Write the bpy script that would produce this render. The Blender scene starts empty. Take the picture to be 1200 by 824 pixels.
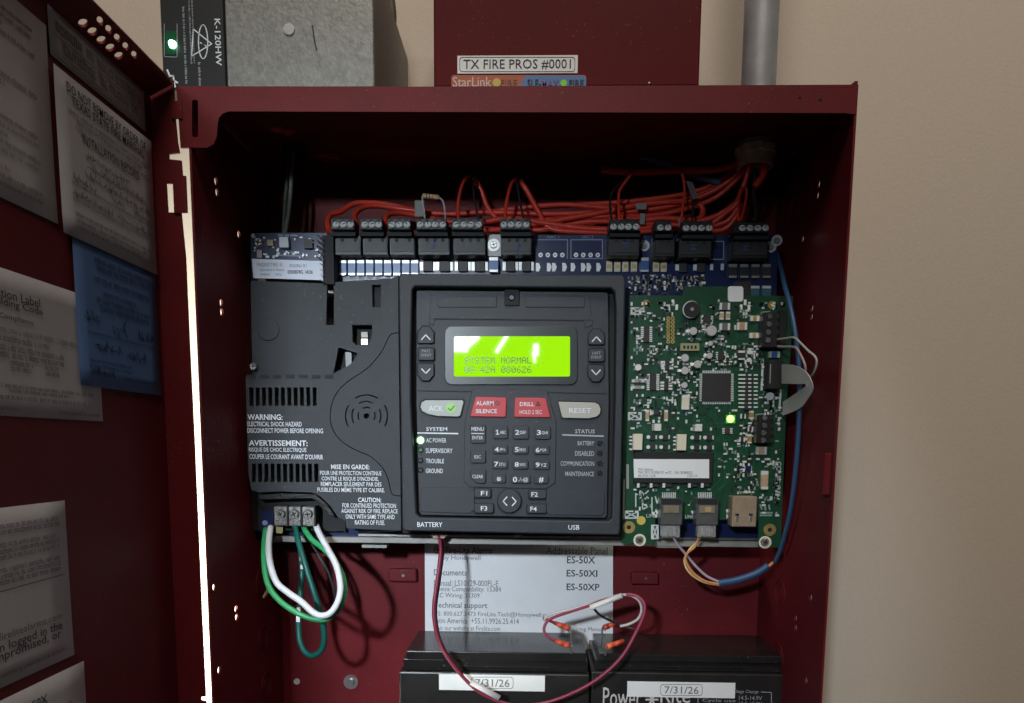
import bpy, bmesh, math, random
from mathutils import Vector, Matrix

# ------------------------------------------------------------------ camera
S = bpy.context.scene
C = S.collection
FPX, PPX, PPY = 830.0, 600.0, 616.2          # focal length / principal point, in photo pixels (1200 x 824)
PITCH, YAW, ROLL = math.radians(6.469), math.radians(1.4), math.radians(0.45)
fw = Vector((-math.sin(YAW)*math.cos(PITCH), math.cos(YAW)*math.cos(PITCH), -math.sin(PITCH)))
rt0 = Vector((math.cos(YAW), math.sin(YAW), 0)); up0 = rt0.cross(fw)
rt = rt0*math.cos(ROLL) + up0*math.sin(ROLL)
up = -rt0*math.sin(ROLL) + up0*math.cos(ROLL)
cam = bpy.data.cameras.new('camera'); camo = bpy.data.objects.new('camera', cam); C.objects.link(camo)
M3 = Matrix((rt, up, -fw)).transposed()
camo.matrix_world = M3.to_4x4()
cam.sensor_fit = 'HORIZONTAL'; cam.sensor_width = 36; cam.lens = FPX/1200*36
cam.shift_x = (600-PPX)/1200; cam.shift_y = (PPY-412)/1200
cam.clip_start = 0.01; cam.clip_end = 50
S.camera = camo

# ------------------------------------------------------------------ light (an indoor photograph: lamps only)
w = bpy.data.worlds.new('World'); S.world = w; w.use_nodes = True
w.node_tree.nodes['Background'].inputs[0].default_value = (0.95, 0.9, 1.0, 1)
w.node_tree.nodes['Background'].inputs[1].default_value = 0.020

def area(name, loc, aim, energy, sx, sy, col, spread=180, spin=0):
    l = bpy.data.lights.new(name, 'AREA'); l.energy = energy; l.shape = 'RECTANGLE'; l.size = sx; l.size_y = sy
    l.color = col; l.spread = math.radians(spread)
    o = bpy.data.objects.new(name, l); C.objects.link(o); o.location = loc
    q = (Vector(aim)-Vector(loc)).to_track_quat('-Z', 'Y')
    o.rotation_euler = (q @ Matrix.Rotation(spin, 3, 'Z').to_quaternion()).to_euler()
    return o
area('ceiling_light', (-0.02, -0.75, 1.75), (0.25, 0.6, 0.0), 28, 1.2, 0.8, (1.0, 0.91, 0.77))
area('work_light', (-0.30, -0.60, 0.29), (-0.13, 0.6, -0.13), 0.84, 0.06, 0.06, (0.79, 0.90, 1.0), 42)
area('side_room_light', (-0.75, 0.22, -0.50), (-0.28, 0.62, -0.12), 2.9, 0.15, 0.15, (0.93, 1.0, 0.80), 40)
# lamps added behind the camera, shaped to glint in the display like window gaps
def window_glint_lamp(px, py, wpx, hpx, deg, radiance, Yd=0.5318, Yl=-0.8):
    d = fw + rt*((px-PPX)/FPX) + up*((PPY-py)/FPX); p = d*(Yd/d.y)
    r = Vector((d.x, -d.y, d.z)); L = p + r*((p.y-Yl)/d.y); k = (2*Yd-Yl)/FPX
    area('window_glint_lamp', L, p, radiance*0.055*math.pi*wpx*hpx*k*k, wpx*k, hpx*k, (0.95, 1.0, 1.0), 40, math.radians(-deg))
window_glint_lamp(540, 403, 16, 18, 0, 26); window_glint_lamp(551, 400, 22, 9, -38, 24)
window_glint_lamp(588, 403, 4, 24, 33, 22); window_glint_lamp(628, 410, 6, 13, 0, 22); window_glint_lamp(626, 419, 3, 12, -10, 18)
S.view_settings.view_transform = 'Standard'; S.view_settings.look = 'None'
S.view_settings.exposure = -0.22; S.view_settings.gamma = 1
S.cycles.use_denoising = True
S.cycles.max_bounces = 8

# ------------------------------------------------------------------ helpers
def ray(px, py):
    return fw + rt*((px-PPX)/FPX) + up*((PPY-py)/FPX)
def at(px, py, Y):
    d = ray(px, py); return d*(Y/d.y)
def atX(px, py, X):
    d = ray(px, py); return d*(X/d.x)
def atZ(px, py, Z):
    d = ray(px, py); return d*(Z/d.z)
def mpp(Y): return Y/FPX                      # metres in one pixel at depth Y

WT = {}
def parent_to(o, parent):
    if parent is not None:
        o.parent = parent
        o.matrix_parent_inverse = Matrix.Translation(-WT.get(parent.name, Vector((0,0,0))))
def thing(name, label, cat, loc, group=None):
    o = bpy.data.objects.new(name, None); C.objects.link(o); o.location = loc
    o.empty_display_size = 0.02
    WT[o.name] = Vector(loc); tag(o, label, cat, group); return o
def tag(o, label, cat=None, group=None, kind=None):
    if label: o['label'] = label
    if cat: o['category'] = cat
    if group: o['group'] = group
    if kind: o['kind'] = kind
    return o
def link(name, me, m, parent=None, loc=None):
    o = bpy.data.objects.new(name, me); C.objects.link(o)
    if m is not None and (not me.materials): me.materials.append(m)
    if loc is not None: o.location = loc; WT[o.name] = Vector(loc)
    parent_to(o, parent); return o

class MB:
    def __init__(s): s.v = []; s.f = []; s.sm = False
    def box(s, a, b):
        x0,y0,z0 = a; x1,y1,z1 = b; n = len(s.v)
        s.v += [(x0,y0,z0),(x1,y0,z0),(x1,y1,z0),(x0,y1,z0),(x0,y0,z1),(x1,y0,z1),(x1,y1,z1),(x0,y1,z1)]
        s.f += [tuple(n+i for i in q) for q in ((0,3,2,1),(4,5,6,7),(0,1,5,4),(1,2,6,5),(2,3,7,6),(3,0,4,7))]
        return s
    def quad(s, a, b, c, d):
        n = len(s.v); s.v += [tuple(a),tuple(b),tuple(c),tuple(d)]; s.f.append((n,n+1,n+2,n+3)); return s
    def cyl(s, c, axis, r, h, n=16, r2=None):
        """solid from c along axis (unit) by h"""
        c = Vector(c); axis = Vector(axis).normalized(); r2 = r if r2 is None else r2
        a = axis.orthogonal().normalized(); b = axis.cross(a); k = len(s.v)
        for t, rr_ in ((0, r), (h, r2)):
            for i in range(n):
                th = 2*math.pi*i/n
                s.v.append(tuple(c + axis*t + (a*math.cos(th)+b*math.sin(th))*rr_))
        for i in range(n):
            j = (i+1) % n; s.f.append((k+i, k+j, k+n+j, k+n+i))
        s.f.append(tuple(k+n-1-i for i in range(n))); s.f.append(tuple(k+n+i for i in range(n)))
        return s
    def ring(s, c, axis, r0, r1, h, n=24):
        c = Vector(c); axis = Vector(axis).normalized()
        a = axis.orthogonal().normalized(); b = axis.cross(a); k = len(s.v)
        for t, q in ((0,r0),(h,r0),(h,r1),(0,r1)):
            for i in range(n):
                th = 2*math.pi*i/n
                s.v.append(tuple(c + axis*t + (a*math.cos(th)+b*math.sin(th))*q))
        for e in range(4):
            for i in range(n):
                j = (i+1) % n; g = (e+1) % 4
                s.f.append((k+e*n+i, k+g*n+i, k+g*n+j, k+e*n+j))
        return s
    def mesh(s, name='m'):
        me = bpy.data.meshes.new(name); me.from_pydata(s.v, [], s.f); me.update()
        bm = bmesh.new(); bm.from_mesh(me); bmesh.ops.recalc_face_normals(bm, faces=bm.faces); bm.to_mesh(me); bm.free()
        return me
    def build(s, name, m, parent=None, smooth=False, bevel=0, seg=1):
        me = s.mesh(name)
        if bevel:
            bm = bmesh.new(); bm.from_mesh(me)
            bmesh.ops.bevel(bm, geom=list(bm.edges), offset=bevel, segments=seg, affect='EDGES', profile=0.5)
            bm.to_mesh(me); bm.free()
        if smooth:
            for p in me.polygons: p.use_smooth = len(p.vertices) == 4
        return link(name, me, m, parent)

def to_mesh(curve):
    o = bpy.data.objects.new('tmp', curve)
    me = bpy.data.meshes.new_from_object(o)
    bpy.data.objects.remove(o)
    return me

def plate_cdt(name, outer, holes, mapf, t, m, parent):
    """sheet with holes: constrained triangulation of the face, straight walls along every outline"""
    from mathutils.geometry import delaunay_2d_cdt
    P, loops = [], []
    for L in [outer]+list(holes):
        n0 = len(P); P += [Vector((q[0]*1000, q[1]*1000)) for q in L]; loops.append(list(range(n0, len(P))))
    ed = [(l[i], l[(i+1) % len(l)]) for l in loops for i in range(len(l))]
    vs, es, fs, ov, oe, of = delaunay_2d_cdt(P, ed, [], 0, 1e-6)
    def inside(x, y, L):
        c = False
        for i in range(len(L)):
            (x1, y1), (x2, y2) = L[i], L[i-1]
            if (y1 > y) != (y2 > y) and x < (x2-x1)*(y-y1)/(y2-y1)+x1: c = not c
        return c
    LL = [[(P[i].x, P[i].y) for i in l] for l in loops]
    F = []
    for f in fs:
        x = sum(vs[i].x for i in f)/len(f); y = sum(vs[i].y for i in f)/len(f)
        if inside(x, y, LL[0]) and not any(inside(x, y, h) for h in LL[1:]): F.append(tuple(f))
    n = len(vs)
    V = [mapf(v.x/1000, v.y/1000, 0) for v in vs]+[mapf(v.x/1000, v.y/1000, -t) for v in vs]
    cnt = {}
    for f in F:
        for i in range(len(f)):
            k = tuple(sorted((f[i], f[(i+1) % len(f)]))); cnt[k] = cnt.get(k, 0)+1
    A = list(F)+[tuple(n+i for i in reversed(f)) for f in F]+[(i, j, n+j, n+i) for (i, j), c in cnt.items() if c == 1]
    me = bpy.data.meshes.new(name); me.from_pydata([tuple(v) for v in V], [], A); me.update()
    bm = bmesh.new(); bm.from_mesh(me); bmesh.ops.delete(bm, geom=[v for v in bm.verts if not v.link_faces], context='VERTS')
    bmesh.ops.recalc_face_normals(bm, faces=bm.faces); bm.to_mesh(me); bm.free()
    return link(name, me, m, parent)

def plate2(name, outer, holes, mapf, t, m, parent=None, bevel=0, smooth=False):
    """flat sheet with holes, outline in a 2-D frame; mapf(u,v,wd) -> world, wd is height over the face"""
    if not bevel: return plate_cdt(name, outer, holes, mapf, t, m, parent)
    cu = bpy.data.curves.new(name, 'CURVE'); cu.dimensions = '2D'; cu.fill_mode = 'BOTH'
    for pts in [outer]+list(holes):
        sp = cu.splines.new('POLY'); sp.points.add(len(pts)-1)
        for p, q in zip(sp.points, pts): p.co = (q[0]*1000, q[1]*1000, 0, 1)
        sp.use_cyclic_u = True
    cu.extrude = max(t/2-bevel, 0)*1000
    if bevel: cu.bevel_depth = bevel*1000; cu.bevel_resolution = 1; cu.offset = -bevel*1000
    me = to_mesh(cu); bpy.data.curves.remove(cu)
    for v in me.vertices: v.co = mapf(v.co.x/1000, v.co.y/1000, v.co.z/1000 - t/2)
    me.name = name; me.update()
    me.materials.clear()
    bm = bmesh.new(); bm.from_mesh(me); bmesh.ops.remove_doubles(bm, verts=bm.verts, dist=1e-7)
    bmesh.ops.recalc_face_normals(bm, faces=bm.faces); bm.to_mesh(me); bm.free()
    return link(name, me, m, parent)

def plate(name, pts, Y, t, m, parent=None, holes=(), bevel=0):
    """frontal sheet: outline in photo pixels at depth Y, thickness t going back"""
    def cv(L): return [(at(x,y,Y).x, at(x,y,Y).z) for x, y in L]
    return plate2(name, cv(pts), [cv(h) for h in holes], lambda u, v, h: Vector((u, Y-h, v)), t, m, parent, bevel)

def rr(x0, y0, x1, y1, r=2, n=4):
    P = []
    for cx, cy, a0 in ((x1-r,y0+r,-90),(x1-r,y1-r,0),(x0+r,y1-r,90),(x0+r,y0+r,180)):
        for i in range(n+1):
            a = math.radians(a0+90*i/n); P.append((cx+r*math.cos(a), cy+r*math.sin(a)))
    return P
def circ(cx, cy, r, n=20, ry=None):
    ry = ry or r
    return [(cx+r*math.cos(2*math.pi*i/n), cy+ry*math.sin(2*math.pi*i/n)) for i in range(n)]
def arcband(cx, cy, r, wd, a0, a1, n=10):
    P = [(cx+(r+wd/2)*math.cos(math.radians(a0+(a1-a0)*i/n)), cy+(r+wd/2)*math.sin(math.radians(a0+(a1-a0)*i/n))) for i in range(n+1)]
    Q = [(cx+(r-wd/2)*math.cos(math.radians(a0+(a1-a0)*i/n)), cy+(r-wd/2)*math.sin(math.radians(a0+(a1-a0)*i/n))) for i in range(n+1)]
    return P+Q[::-1]
def band(pts, wd):
    """thin strip outline along a polyline"""
    L, R_ = [], []
    for i, p in enumerate(pts):
        a = pts[max(i-1,0)]; b = pts[min(i+1,len(pts)-1)]
        dx, dy = b[0]-a[0], b[1]-a[1]; l = math.hypot(dx,dy) or 1
        L.append((p[0]-dy/l*wd/2, p[1]+dx/l*wd/2)); R_.append((p[0]+dy/l*wd/2, p[1]-dx/l*wd/2))
    return L+R_[::-1]
def smooth_pts(P, n=6):
    out = []
    for i in range(len(P)-1):
        p0, p1, p2, p3 = P[max(i-1,0)], P[i], P[i+1], P[min(i+2,len(P)-1)]
        for k in range(n):
            t = k/n
            out.append(tuple(0.5*((2*b)+(-a+c)*t+(2*a-5*b+4*c-d)*t*t+(-a+3*b-3*c+d)*t**3) for a,b,c,d in zip(p0,p1,p2,p3)))
    out.append(tuple(P[-1])); return out

def pbox(x0, y0, x1, y1, Y, t):
    """corners of a box whose front face covers a pixel rectangle at depth Y"""
    xm, ym = (x0+x1)/2, (y0+y1)/2
    return (at(x0,ym,Y).x, Y, at(xm,y1,Y).z), (at(x1,ym,Y).x, Y+t, at(xm,y0,Y).z)
def fbox(name, x0, y0, x1, y1, Y, t, m, parent=None, bevel=0, seg=1):
    a, b = pbox(x0,y0,x1,y1,Y,t); mb = MB().box(a, b)
    return mb.build(name, m, parent, bevel=bevel, seg=seg)

TXT = {}
def text_mesh(body, bold=0.0):
    k = (body, bold)
    if k not in TXT:
        cu = bpy.data.curves.new('t', 'FONT'); cu.body = body; cu.size = 1; cu.resolution_u = 2; cu.offset = bold
        o = bpy.data.objects.new('t', cu); me = bpy.data.meshes.new_from_object(o)
        bpy.data.objects.remove(o); bpy.data.curves.remove(cu)
        P = [v.co.copy() for v in me.vertices]; F = [tuple(p.vertices) for p in me.polygons]
        bpy.data.meshes.remove(me)
        x0 = min(p.x for p in P); x1 = max(p.x for p in P); y0 = min(p.y for p in P); y1 = max(p.y for p in P)
        TXT[k] = ([((p.x-x0)/(x1-x0), (p.y-y0)/(y1-y0)) for p in P], F)
    return TXT[k]
def txt_at(name, body, P0, U, V, m, parent=None, bold=0.0, label=None):
    uv, F = text_mesh(body, bold)
    P0, U, V = Vector(P0), Vector(U), Vector(V)
    me = bpy.data.meshes.new(name); me.from_pydata([tuple(P0+U*a+V*b) for a, b in uv], [], F); me.update()
    o = link(name, me, m, parent)
    if label: o['label'] = label
    return o
def txt(body, x0, y0, x1, y1, Y, m, parent=None, bold=0.0, name='lettering'):
    """lettering fitted in a pixel box (y0 top, y1 bottom), just proud of depth Y"""
    Y -= 0.00025; ym = (y0+y1)/2; xm = (x0+x1)/2
    A = at(x0, ym, Y); B = at(x1, ym, Y); T = at(xm, y0, Y).z; L = at(xm, y1, Y).z
    return txt_at(name, body, (A.x, Y, L), (B.x-A.x, 0, 0), (0, 0, T-L), m, parent, bold)

def tube(name, pts, r, m, parent=None, n=8, cyc=False, caps=True):
    """smooth tube through world points (built as a ring sweep)"""
    P = [Vector(p) for p in smooth_pts([tuple(p) for p in pts], 6)]
    V, F = [], []; prev = None
    for i, p in enumerate(P):
        t = (P[min(i+1,len(P)-1)]-P[max(i-1,0)])
        t = t.normalized() if t.length > 1e-9 else Vector((0,0,1))
        if prev is None: a = t.orthogonal().normalized()
        else:
            a = (prev - t*prev.dot(t)); a = a.normalized() if a.length > 1e-6 else t.orthogonal().normalized()
        prev = a; b = t.cross(a)
        for k in range(n):
            th = 2*math.pi*k/n; V.append(tuple(p+(a*math.cos(th)+b*math.sin(th))*r))
    for i in range(len(P)-1):
        for k in range(n):
            j = (k+1) % n; F.append((i*n+k, i*n+j, (i+1)*n+j, (i+1)*n+k))
    F.append(tuple(range(n-1,-1,-1))); q = (len(P)-1)*n; F.append(tuple(q+k for k in range(n)))
    me = bpy.data.meshes.new(name); me.from_pydata(V, [], F); me.update()
    for p in me.polygons: p.use_smooth = len(p.vertices) == 4
    return link(name, me, m, parent)
def wire(name, pts, rpx, m, label=None, cat=None, group=None, parent=None):
    """pts: (px, py, depth)"""
    W_ = [at(x, y, Y) for x, y, Y in pts]
    ym = sum(p[2] for p in pts)/len(pts)
    o = tube(name, W_, rpx*mpp(ym), m, parent)
    if label: tag(o, label, cat, group)
    return o

# ------------------------------------------------------------------ materials
MAT = {}
def mat(name, col, rough=0.5, metal=0.0, var=0.0, vscale=60, bump=0.0, bscale=900, emit=None, estr=0, spec=0.5, trans=0, coat=0, alpha=1, ior=1.5, dust=0):
    m = bpy.data.materials.new(name); m.use_nodes = True; nt = m.node_tree; b = nt.nodes['Principled BSDF']
    b.inputs['Base Color'].default_value = (*col, 1); b.inputs['Roughness'].default_value = rough
    b.inputs['Metallic'].default_value = metal; b.inputs['Specular IOR Level'].default_value = spec
    b.inputs['Transmission Weight'].default_value = trans; b.inputs['Coat Weight'].default_value = coat
    b.inputs['Alpha'].default_value = alpha; b.inputs['IOR'].default_value = ior
    if emit: b.inputs['Emission Color'].default_value = (*emit, 1); b.inputs['Emission Strength'].default_value = estr
    if var or bump or dust:
        tc = nt.nodes.new('ShaderNodeTexCoord')
    if var:
        n = nt.nodes.new('ShaderNodeTexNoise'); n.inputs['Scale'].default_value = vscale; n.inputs['Detail'].default_value = 6
        n.inputs['Roughness'].default_value = 0.65
        nt.links.new(tc.outputs['Object'], n.inputs['Vector'])
        r = nt.nodes.new('ShaderNodeMapRange'); r.inputs[1].default_value = 0.3; r.inputs[2].default_value = 0.7
        r.inputs[3].default_value = 1-var; r.inputs[4].default_value = 1+var
        nt.links.new(n.outputs['Fac'], r.inputs[0])
        mx = nt.nodes.new('ShaderNodeVectorMath'); mx.operation = 'SCALE'; mx.inputs[0].default_value = col
        nt.links.new(r.outputs[0], mx.inputs['Scale']); nt.links.new(mx.outputs[0], b.inputs['Base Color'])
        r2 = nt.nodes.new('ShaderNodeMapRange'); r2.inputs[3].default_value = rough*(1-var*.6); r2.inputs[4].default_value = min(1, rough*(1+var*.6))
        nt.links.new(n.outputs['Fac'], r2.inputs[0]); nt.links.new(r2.outputs[0], b.inputs['Roughness'])
    if dust:                                     # sparse specks of lint and drill dust
        nd = nt.nodes.new('ShaderNodeTexNoise'); nd.inputs['Scale'].default_value = 420; nd.inputs['Detail'].default_value = 2
        nt.links.new(tc.outputs['Object'], nd.inputs['Vector'])
        n3 = nt.nodes.new('ShaderNodeTexNoise'); n3.inputs['Scale'].default_value = 22; nt.links.new(tc.outputs['Object'], n3.inputs['Vector'])
        ad = nt.nodes.new('ShaderNodeMath'); ad.operation = 'MULTIPLY_ADD'; ad.inputs[1].default_value = 0.35
        nt.links.new(n3.outputs['Fac'], ad.inputs[0]); nt.links.new(nd.outputs['Fac'], ad.inputs[2])
        rd = nt.nodes.new('ShaderNodeMapRange'); rd.inputs[1].default_value = 0.89; rd.inputs[2].default_value = 0.96; rd.inputs[4].default_value = dust
        nt.links.new(ad.outputs[0], rd.inputs[0])
        mxc = nt.nodes.new('ShaderNodeMix'); mxc.data_type = 'RGBA'; mxc.inputs[7].default_value = (0.30, 0.27, 0.25, 1)
        nt.links.new(rd.outputs[0], mxc.inputs[0])
        if b.inputs['Base Color'].is_linked: nt.links.new(b.inputs['Base Color'].links[0].from_socket, mxc.inputs[6])
        else: mxc.inputs[6].default_value = (*col, 1)
        nt.links.new(mxc.outputs[2], b.inputs['Base Color'])
    if bump:
        n2 = nt.nodes.new('ShaderNodeTexNoise'); n2.inputs['Scale'].default_value = bscale; n2.inputs['Detail'].default_value = 3
        nt.links.new(tc.outputs['Object'], n2.inputs['Vector'])
        bp = nt.nodes.new('ShaderNodeBump'); bp.inputs['Strength'].default_value = bump; bp.inputs['Distance'].default_value = 0.0006
        nt.links.new(n2.outputs['Fac'], bp.inputs['Height']); nt.links.new(bp.outputs['Normal'], b.inputs['Normal'])
    MAT[name] = m; return m
red = mat('red_powder_coat', (0.134, 0.011, 0.015), 0.5, var=0.14, vscale=25, bump=0.35, bscale=1400, spec=0.22, dust=0.22)
redbox = mat('red_box_paint', (0.105, 0.006, 0.010), 0.55, var=0.1, vscale=25, bump=0.3, bscale=1400, spec=0.12, dust=0.15)
wallm = mat('cream_wall_paint', (0.72, 0.62, 0.53), 0.75, var=0.05, vscale=700, bump=0.22, bscale=420)
blk = mat('black_moulded_plastic', (0.026, 0.031, 0.039), 0.52, dust=0.35, var=0.16, vscale=50, bump=0.4, bscale=2600)
blk2 = mat('keypad_plastic', (0.022, 0.026, 0.034), 0.50, dust=0.25, var=0.10, vscale=60, bump=0.25, bscale=3000)
blk3 = mat('button_rubber', (0.026, 0.030, 0.039), 0.55, var=0.06, vscale=80, bump=0.2, bscale=3000)
term = mat('terminal_plastic', (0.012, 0.012, 0.013), 0.42, var=0.2, vscale=200)
termtop = mat('terminal_clamp_plastic', (0.035, 0.036, 0.034), 0.5, var=0.3, vscale=300)
dark = mat('dark_recess_plastic', (0.008, 0.008, 0.010), 0.7)
pcbb = mat('blue_solder_mask', (0.008, 0.018, 0.075), 0.3, var=0.15, vscale=120)
pcbg = mat('green_solder_mask', (0.009, 0.056, 0.027), 0.35, var=0.16, vscale=150, bump=0.15, bscale=900)
steel = mat('zinc_steel', (0.55, 0.55, 0.54), 0.32, 1.0, var=0.2, vscale=90)
alu = mat('galvanized_sheet', (0.22, 0.22, 0.205), 0.45, 0.4, var=0.22, vscale=260, bump=0.4, bscale=500)
rail = mat('grey_rail', (0.32, 0.31, 0.29), 0.5, 0.4, var=0.15, vscale=60)
silver = mat('bright_solder', (0.85, 0.85, 0.82), 0.22, 0.9, var=0.15, vscale=400)
pads = mat('tinned_pad', (0.80, 0.80, 0.78), 0.35, 0.25)
gold = mat('gold_plating', (0.62, 0.46, 0.16), 0.35, 0.7, var=0.2, vscale=300)
silk = mat('white_silkscreen', (0.55, 0.58, 0.58), 0.6)
dimsilk = mat('faded_silkscreen', (0.22, 0.30, 0.28), 0.6)
bsilk = mat('blue_board_silkscreen', (0.25, 0.30, 0.40), 0.6)
whitep = mat('white_print', (0.75, 0.80, 0.86), 0.6)
greyp = mat('grey_print', (0.30, 0.33, 0.38), 0.6)
white = mat('white_label_stock', (0.78, 0.79, 0.80), 0.5, var=0.03, vscale=40)
paper = mat('white_paper', (0.57, 0.54, 0.59), 0.75, var=0.07, vscale=30)  # purple-grey tint stands in for cooler light on the door
paperb = mat('blue_paper', (0.11, 0.21, 0.47), 0.75, var=0.07, vscale=30)
sheetm = mat('printed_sheet', (0.80, 0.80, 0.81), 0.6, var=0.05, vscale=22)
ink = mat('black_ink', (0.025, 0.025, 0.03), 0.7)
inkg = mat('grey_ink', (0.17, 0.16, 0.17), 0.7)
inkb = mat('faded_dark_ink_on_blue', (0.03, 0.05, 0.12), 0.7)
wred = mat('red_cable_jacket', (0.56, 0.042, 0.022), 0.42, var=0.12, vscale=80)
wblk = mat('black_wire', (0.018, 0.018, 0.02), 0.45)
wgrn = mat('green_wire', (0.04, 0.36, 0.13), 0.4, var=0.08)
wteal = mat('dark_teal_wire', (0.006, 0.10, 0.085), 0.4, var=0.1)
wwht = mat('white_wire', (0.74, 0.76, 0.82), 0.42)
wblu = mat('blue_network_cable', (0.025, 0.075, 0.17), 0.45, var=0.1)
wpur = mat('maroon_wire', (0.23, 0.022, 0.055), 0.42)
wgry = mat('grey_wire', (0.42, 0.40, 0.42), 0.45)
wora = mat('orange_wire', (0.62, 0.26, 0.10), 0.45)
wpal = mat('pale_purple_wire', (0.42, 0.36, 0.46), 0.45)
wyel = mat('yellow_wire', (0.70, 0.55, 0.26), 0.45)
ribb = mat('ribbon_cable', (0.50, 0.49, 0.47), 0.55)
tan = mat('tan_component', (0.45, 0.33, 0.20), 0.5, var=0.15, vscale=300)
cream = mat('cream_component', (0.68, 0.63, 0.50), 0.5)
chip = mat('chip_epoxy', (0.022, 0.021, 0.022), 0.5, var=0.15, vscale=300)
capb = mat('blue_component', (0.05, 0.13, 0.34), 0.35)
batt = mat('battery_case', (0.016, 0.015, 0.015), 0.20, dust=0.4, var=0.2, vscale=40)
battb = mat('battery_front', (0.018, 0.017, 0.017), 0.35, var=0.25, vscale=60)
lcdm = mat('backlit_display', (0.02, 0.05, 0.0), 0.03, emit=(0.37, 0.90, 0.004), estr=1.12, spec=0.5, ior=1.6)
lcdt = mat('display_segments', (0.05, 0.12, 0.01), 0.3, emit=(0.02, 0.07, 0.002), estr=1.0)
lcdb = mat('display_surround', (0.016, 0.024, 0.020), 0.35)
bgrey = mat('grey_button', (0.42, 0.45, 0.43), 0.5, var=0.05)
bred = mat('red_button', (0.52, 0.045, 0.055), 0.5, var=0.05)
check = mat('green_print', (0.22, 0.62, 0.05), 0.5)
ledg = mat('lit_green_lamp', (0.6, 1, 0.7), 0.4, emit=(0.45, 1.0, 0.42), estr=6)
ledg2 = mat('lit_yellow_green_lamp', (0.6, 1, 0.4), 0.4, emit=(0.40, 1.0, 0.12), estr=4)
ledoff = mat('unlit_lamp', (0.02, 0.025, 0.03), 0.3)
clear = mat('clear_plug_plastic', (0.75, 0.76, 0.76), 0.12, trans=0.75, ior=1.45)
jackm = mat('smoky_jack_plastic', (0.085, 0.085, 0.085), 0.3, var=0.2, vscale=200)
shield = mat('tin_shield', (0.44, 0.33, 0.24), 0.42, 0.5, var=0.12, vscale=150)
crimp = mat('red_crimp_sleeve', (0.55, 0.07, 0.03), 0.4)
sleeve = mat('white_wire_sleeve', (0.62, 0.60, 0.62), 0.4)
stko = mat('orange_sticker', (0.38, 0.085, 0.03), 0.5)
stkb = mat('blue_sticker', (0.07, 0.17, 0.38), 0.5)
brass = mat('aged_zinc_fitting', (0.68, 0.64, 0.46), 0.4, 0.1, var=0.3, vscale=150)
emt = mat('conduit_steel', (0.36, 0.37, 0.40), 0.4, 0.15, var=0.15, vscale=70)
ylw = mat('yellow_varnish', (0.55, 0.42, 0.08), 0.5)

# ------------------------------------------------------------------ depths (metres from the lens)
YF, YB = 0.474, 0.614                         # front rim and back of the cabinet
XL, XR = -0.2211, 0.2019
ZT = at(600, 101, YF).z; ZB = ZT-0.483
YW = 0.618                                    # wall face
YM = 0.562                                    # blue main board
YG = 0.546                                    # green board
YC = 0.536                                    # raised cover
YK = 0.526                                    # keypad frame
YP = 0.5335                                   # keypad face
XD = at(199, 600, YF).x                       # open door panel
XDF = at(221.5, 522, YF).x
ZD = at(178, 94, YF).z

# ------------------------------------------------------------------ wall
o = MB().box((-1.6, YW, -1.2), (1.6, YW+0.1, 1.2)).build('wall', wallm)
tag(o, 'cream painted wall behind the red cabinet', None, None, 'structure')

# ------------------------------------------------------------------ cabinet
cab = thing('alarm_cabinet', 'large open red steel alarm cabinet on the wall, lid swung out left', 'cabinet', ((XL+XR)/2, (YF+YB)/2, ZB))
T = 0.0015
MB().box((XL, YB-T, ZB), (XR, YB, ZT)).build('back_panel', red, cab)
def side(name, X, holes, inner):
    # frame (Y, Z), sheet T thick
    def hole(px, py, r=0.0028):
        p = atX(px, py, X); return [(p.y+r*math.cos(a*math.pi/6), p.z+r*math.sin(a*math.pi/6)) for a in range(12)]
    out = [(YF, ZB+.0002), (YB-T-.0002, ZB+.0002), (YB-T-.0002, ZT-T-.0002), (YF, ZT-T-.0002)]
    s = -1 if inner > 0 else 1
    return plate2(name, out, [hole(*h) for h in holes], lambda u, v, h: Vector((X-inner*(-h), u, v)) if True else None, T, red, cab)
sl = side('side_panel', XL+T, [(253.3,213),(254.6,226),(280,275),(259.6,355),(260.2,366),(251.3,688),(276.9,713.5),(277.4,723.5),(257,785)], 1)
sr = side('side_panel', XR-T, [(959,216),(957.5,229),(940,280),(951,361),(950.5,371),(949.6,699.7),(932,724),(932,735),(944,797)], -1)
MB().box((XL, YF, ZT-T), (XR, YB, ZT)).build('top_panel', red, cab)
MB().box((XL, YF, ZB-T), (XR, YB, ZB-.0001)).build('bottom_panel', red, cab)
lip = [(206.5,101),(993,102.5),(1002,95),(1005.5,95),(1003,134),(990,132.5),(268,130.5),(261,133),(256.5,138),(255,146),(254,160),(250,169),(243,173),(211.5,173)]
plate('front_lip', lip, YF-0.0004, T, red, cab, holes=[rr(225,117,232,161,2.5)])
for x, y in ((937.5,113.5),(961.5,116)):
    c = at(x, y, YF-.0005); MB().cyl(c, (0,-1,0), 1.6*mpp(YF), .0003, 10).build('pinhole', dark, cab)
# knock-outs pressed into the side sheets
def knock(px, py, X, sgn, r=0.011):
    p = atX(px, py, X); me = MB()
    me.ring((X, p.y, p.z), (sgn,0,0), r-.0006, r, .0005, 28)
    me.ring((X, p.y, p.z), (sgn,0,0), r*.62-.0004, r*.62, .0004, 24)
    me.build('knockout', red, cab, smooth=False)
for x, y in ((306,682),(308,748),(312,803)): knock(x, y, XL+T, 1)
for x, y in ((914,695),(931,243),(944,229),(912,770)): knock(x, y, XR-T, -1)
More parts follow.
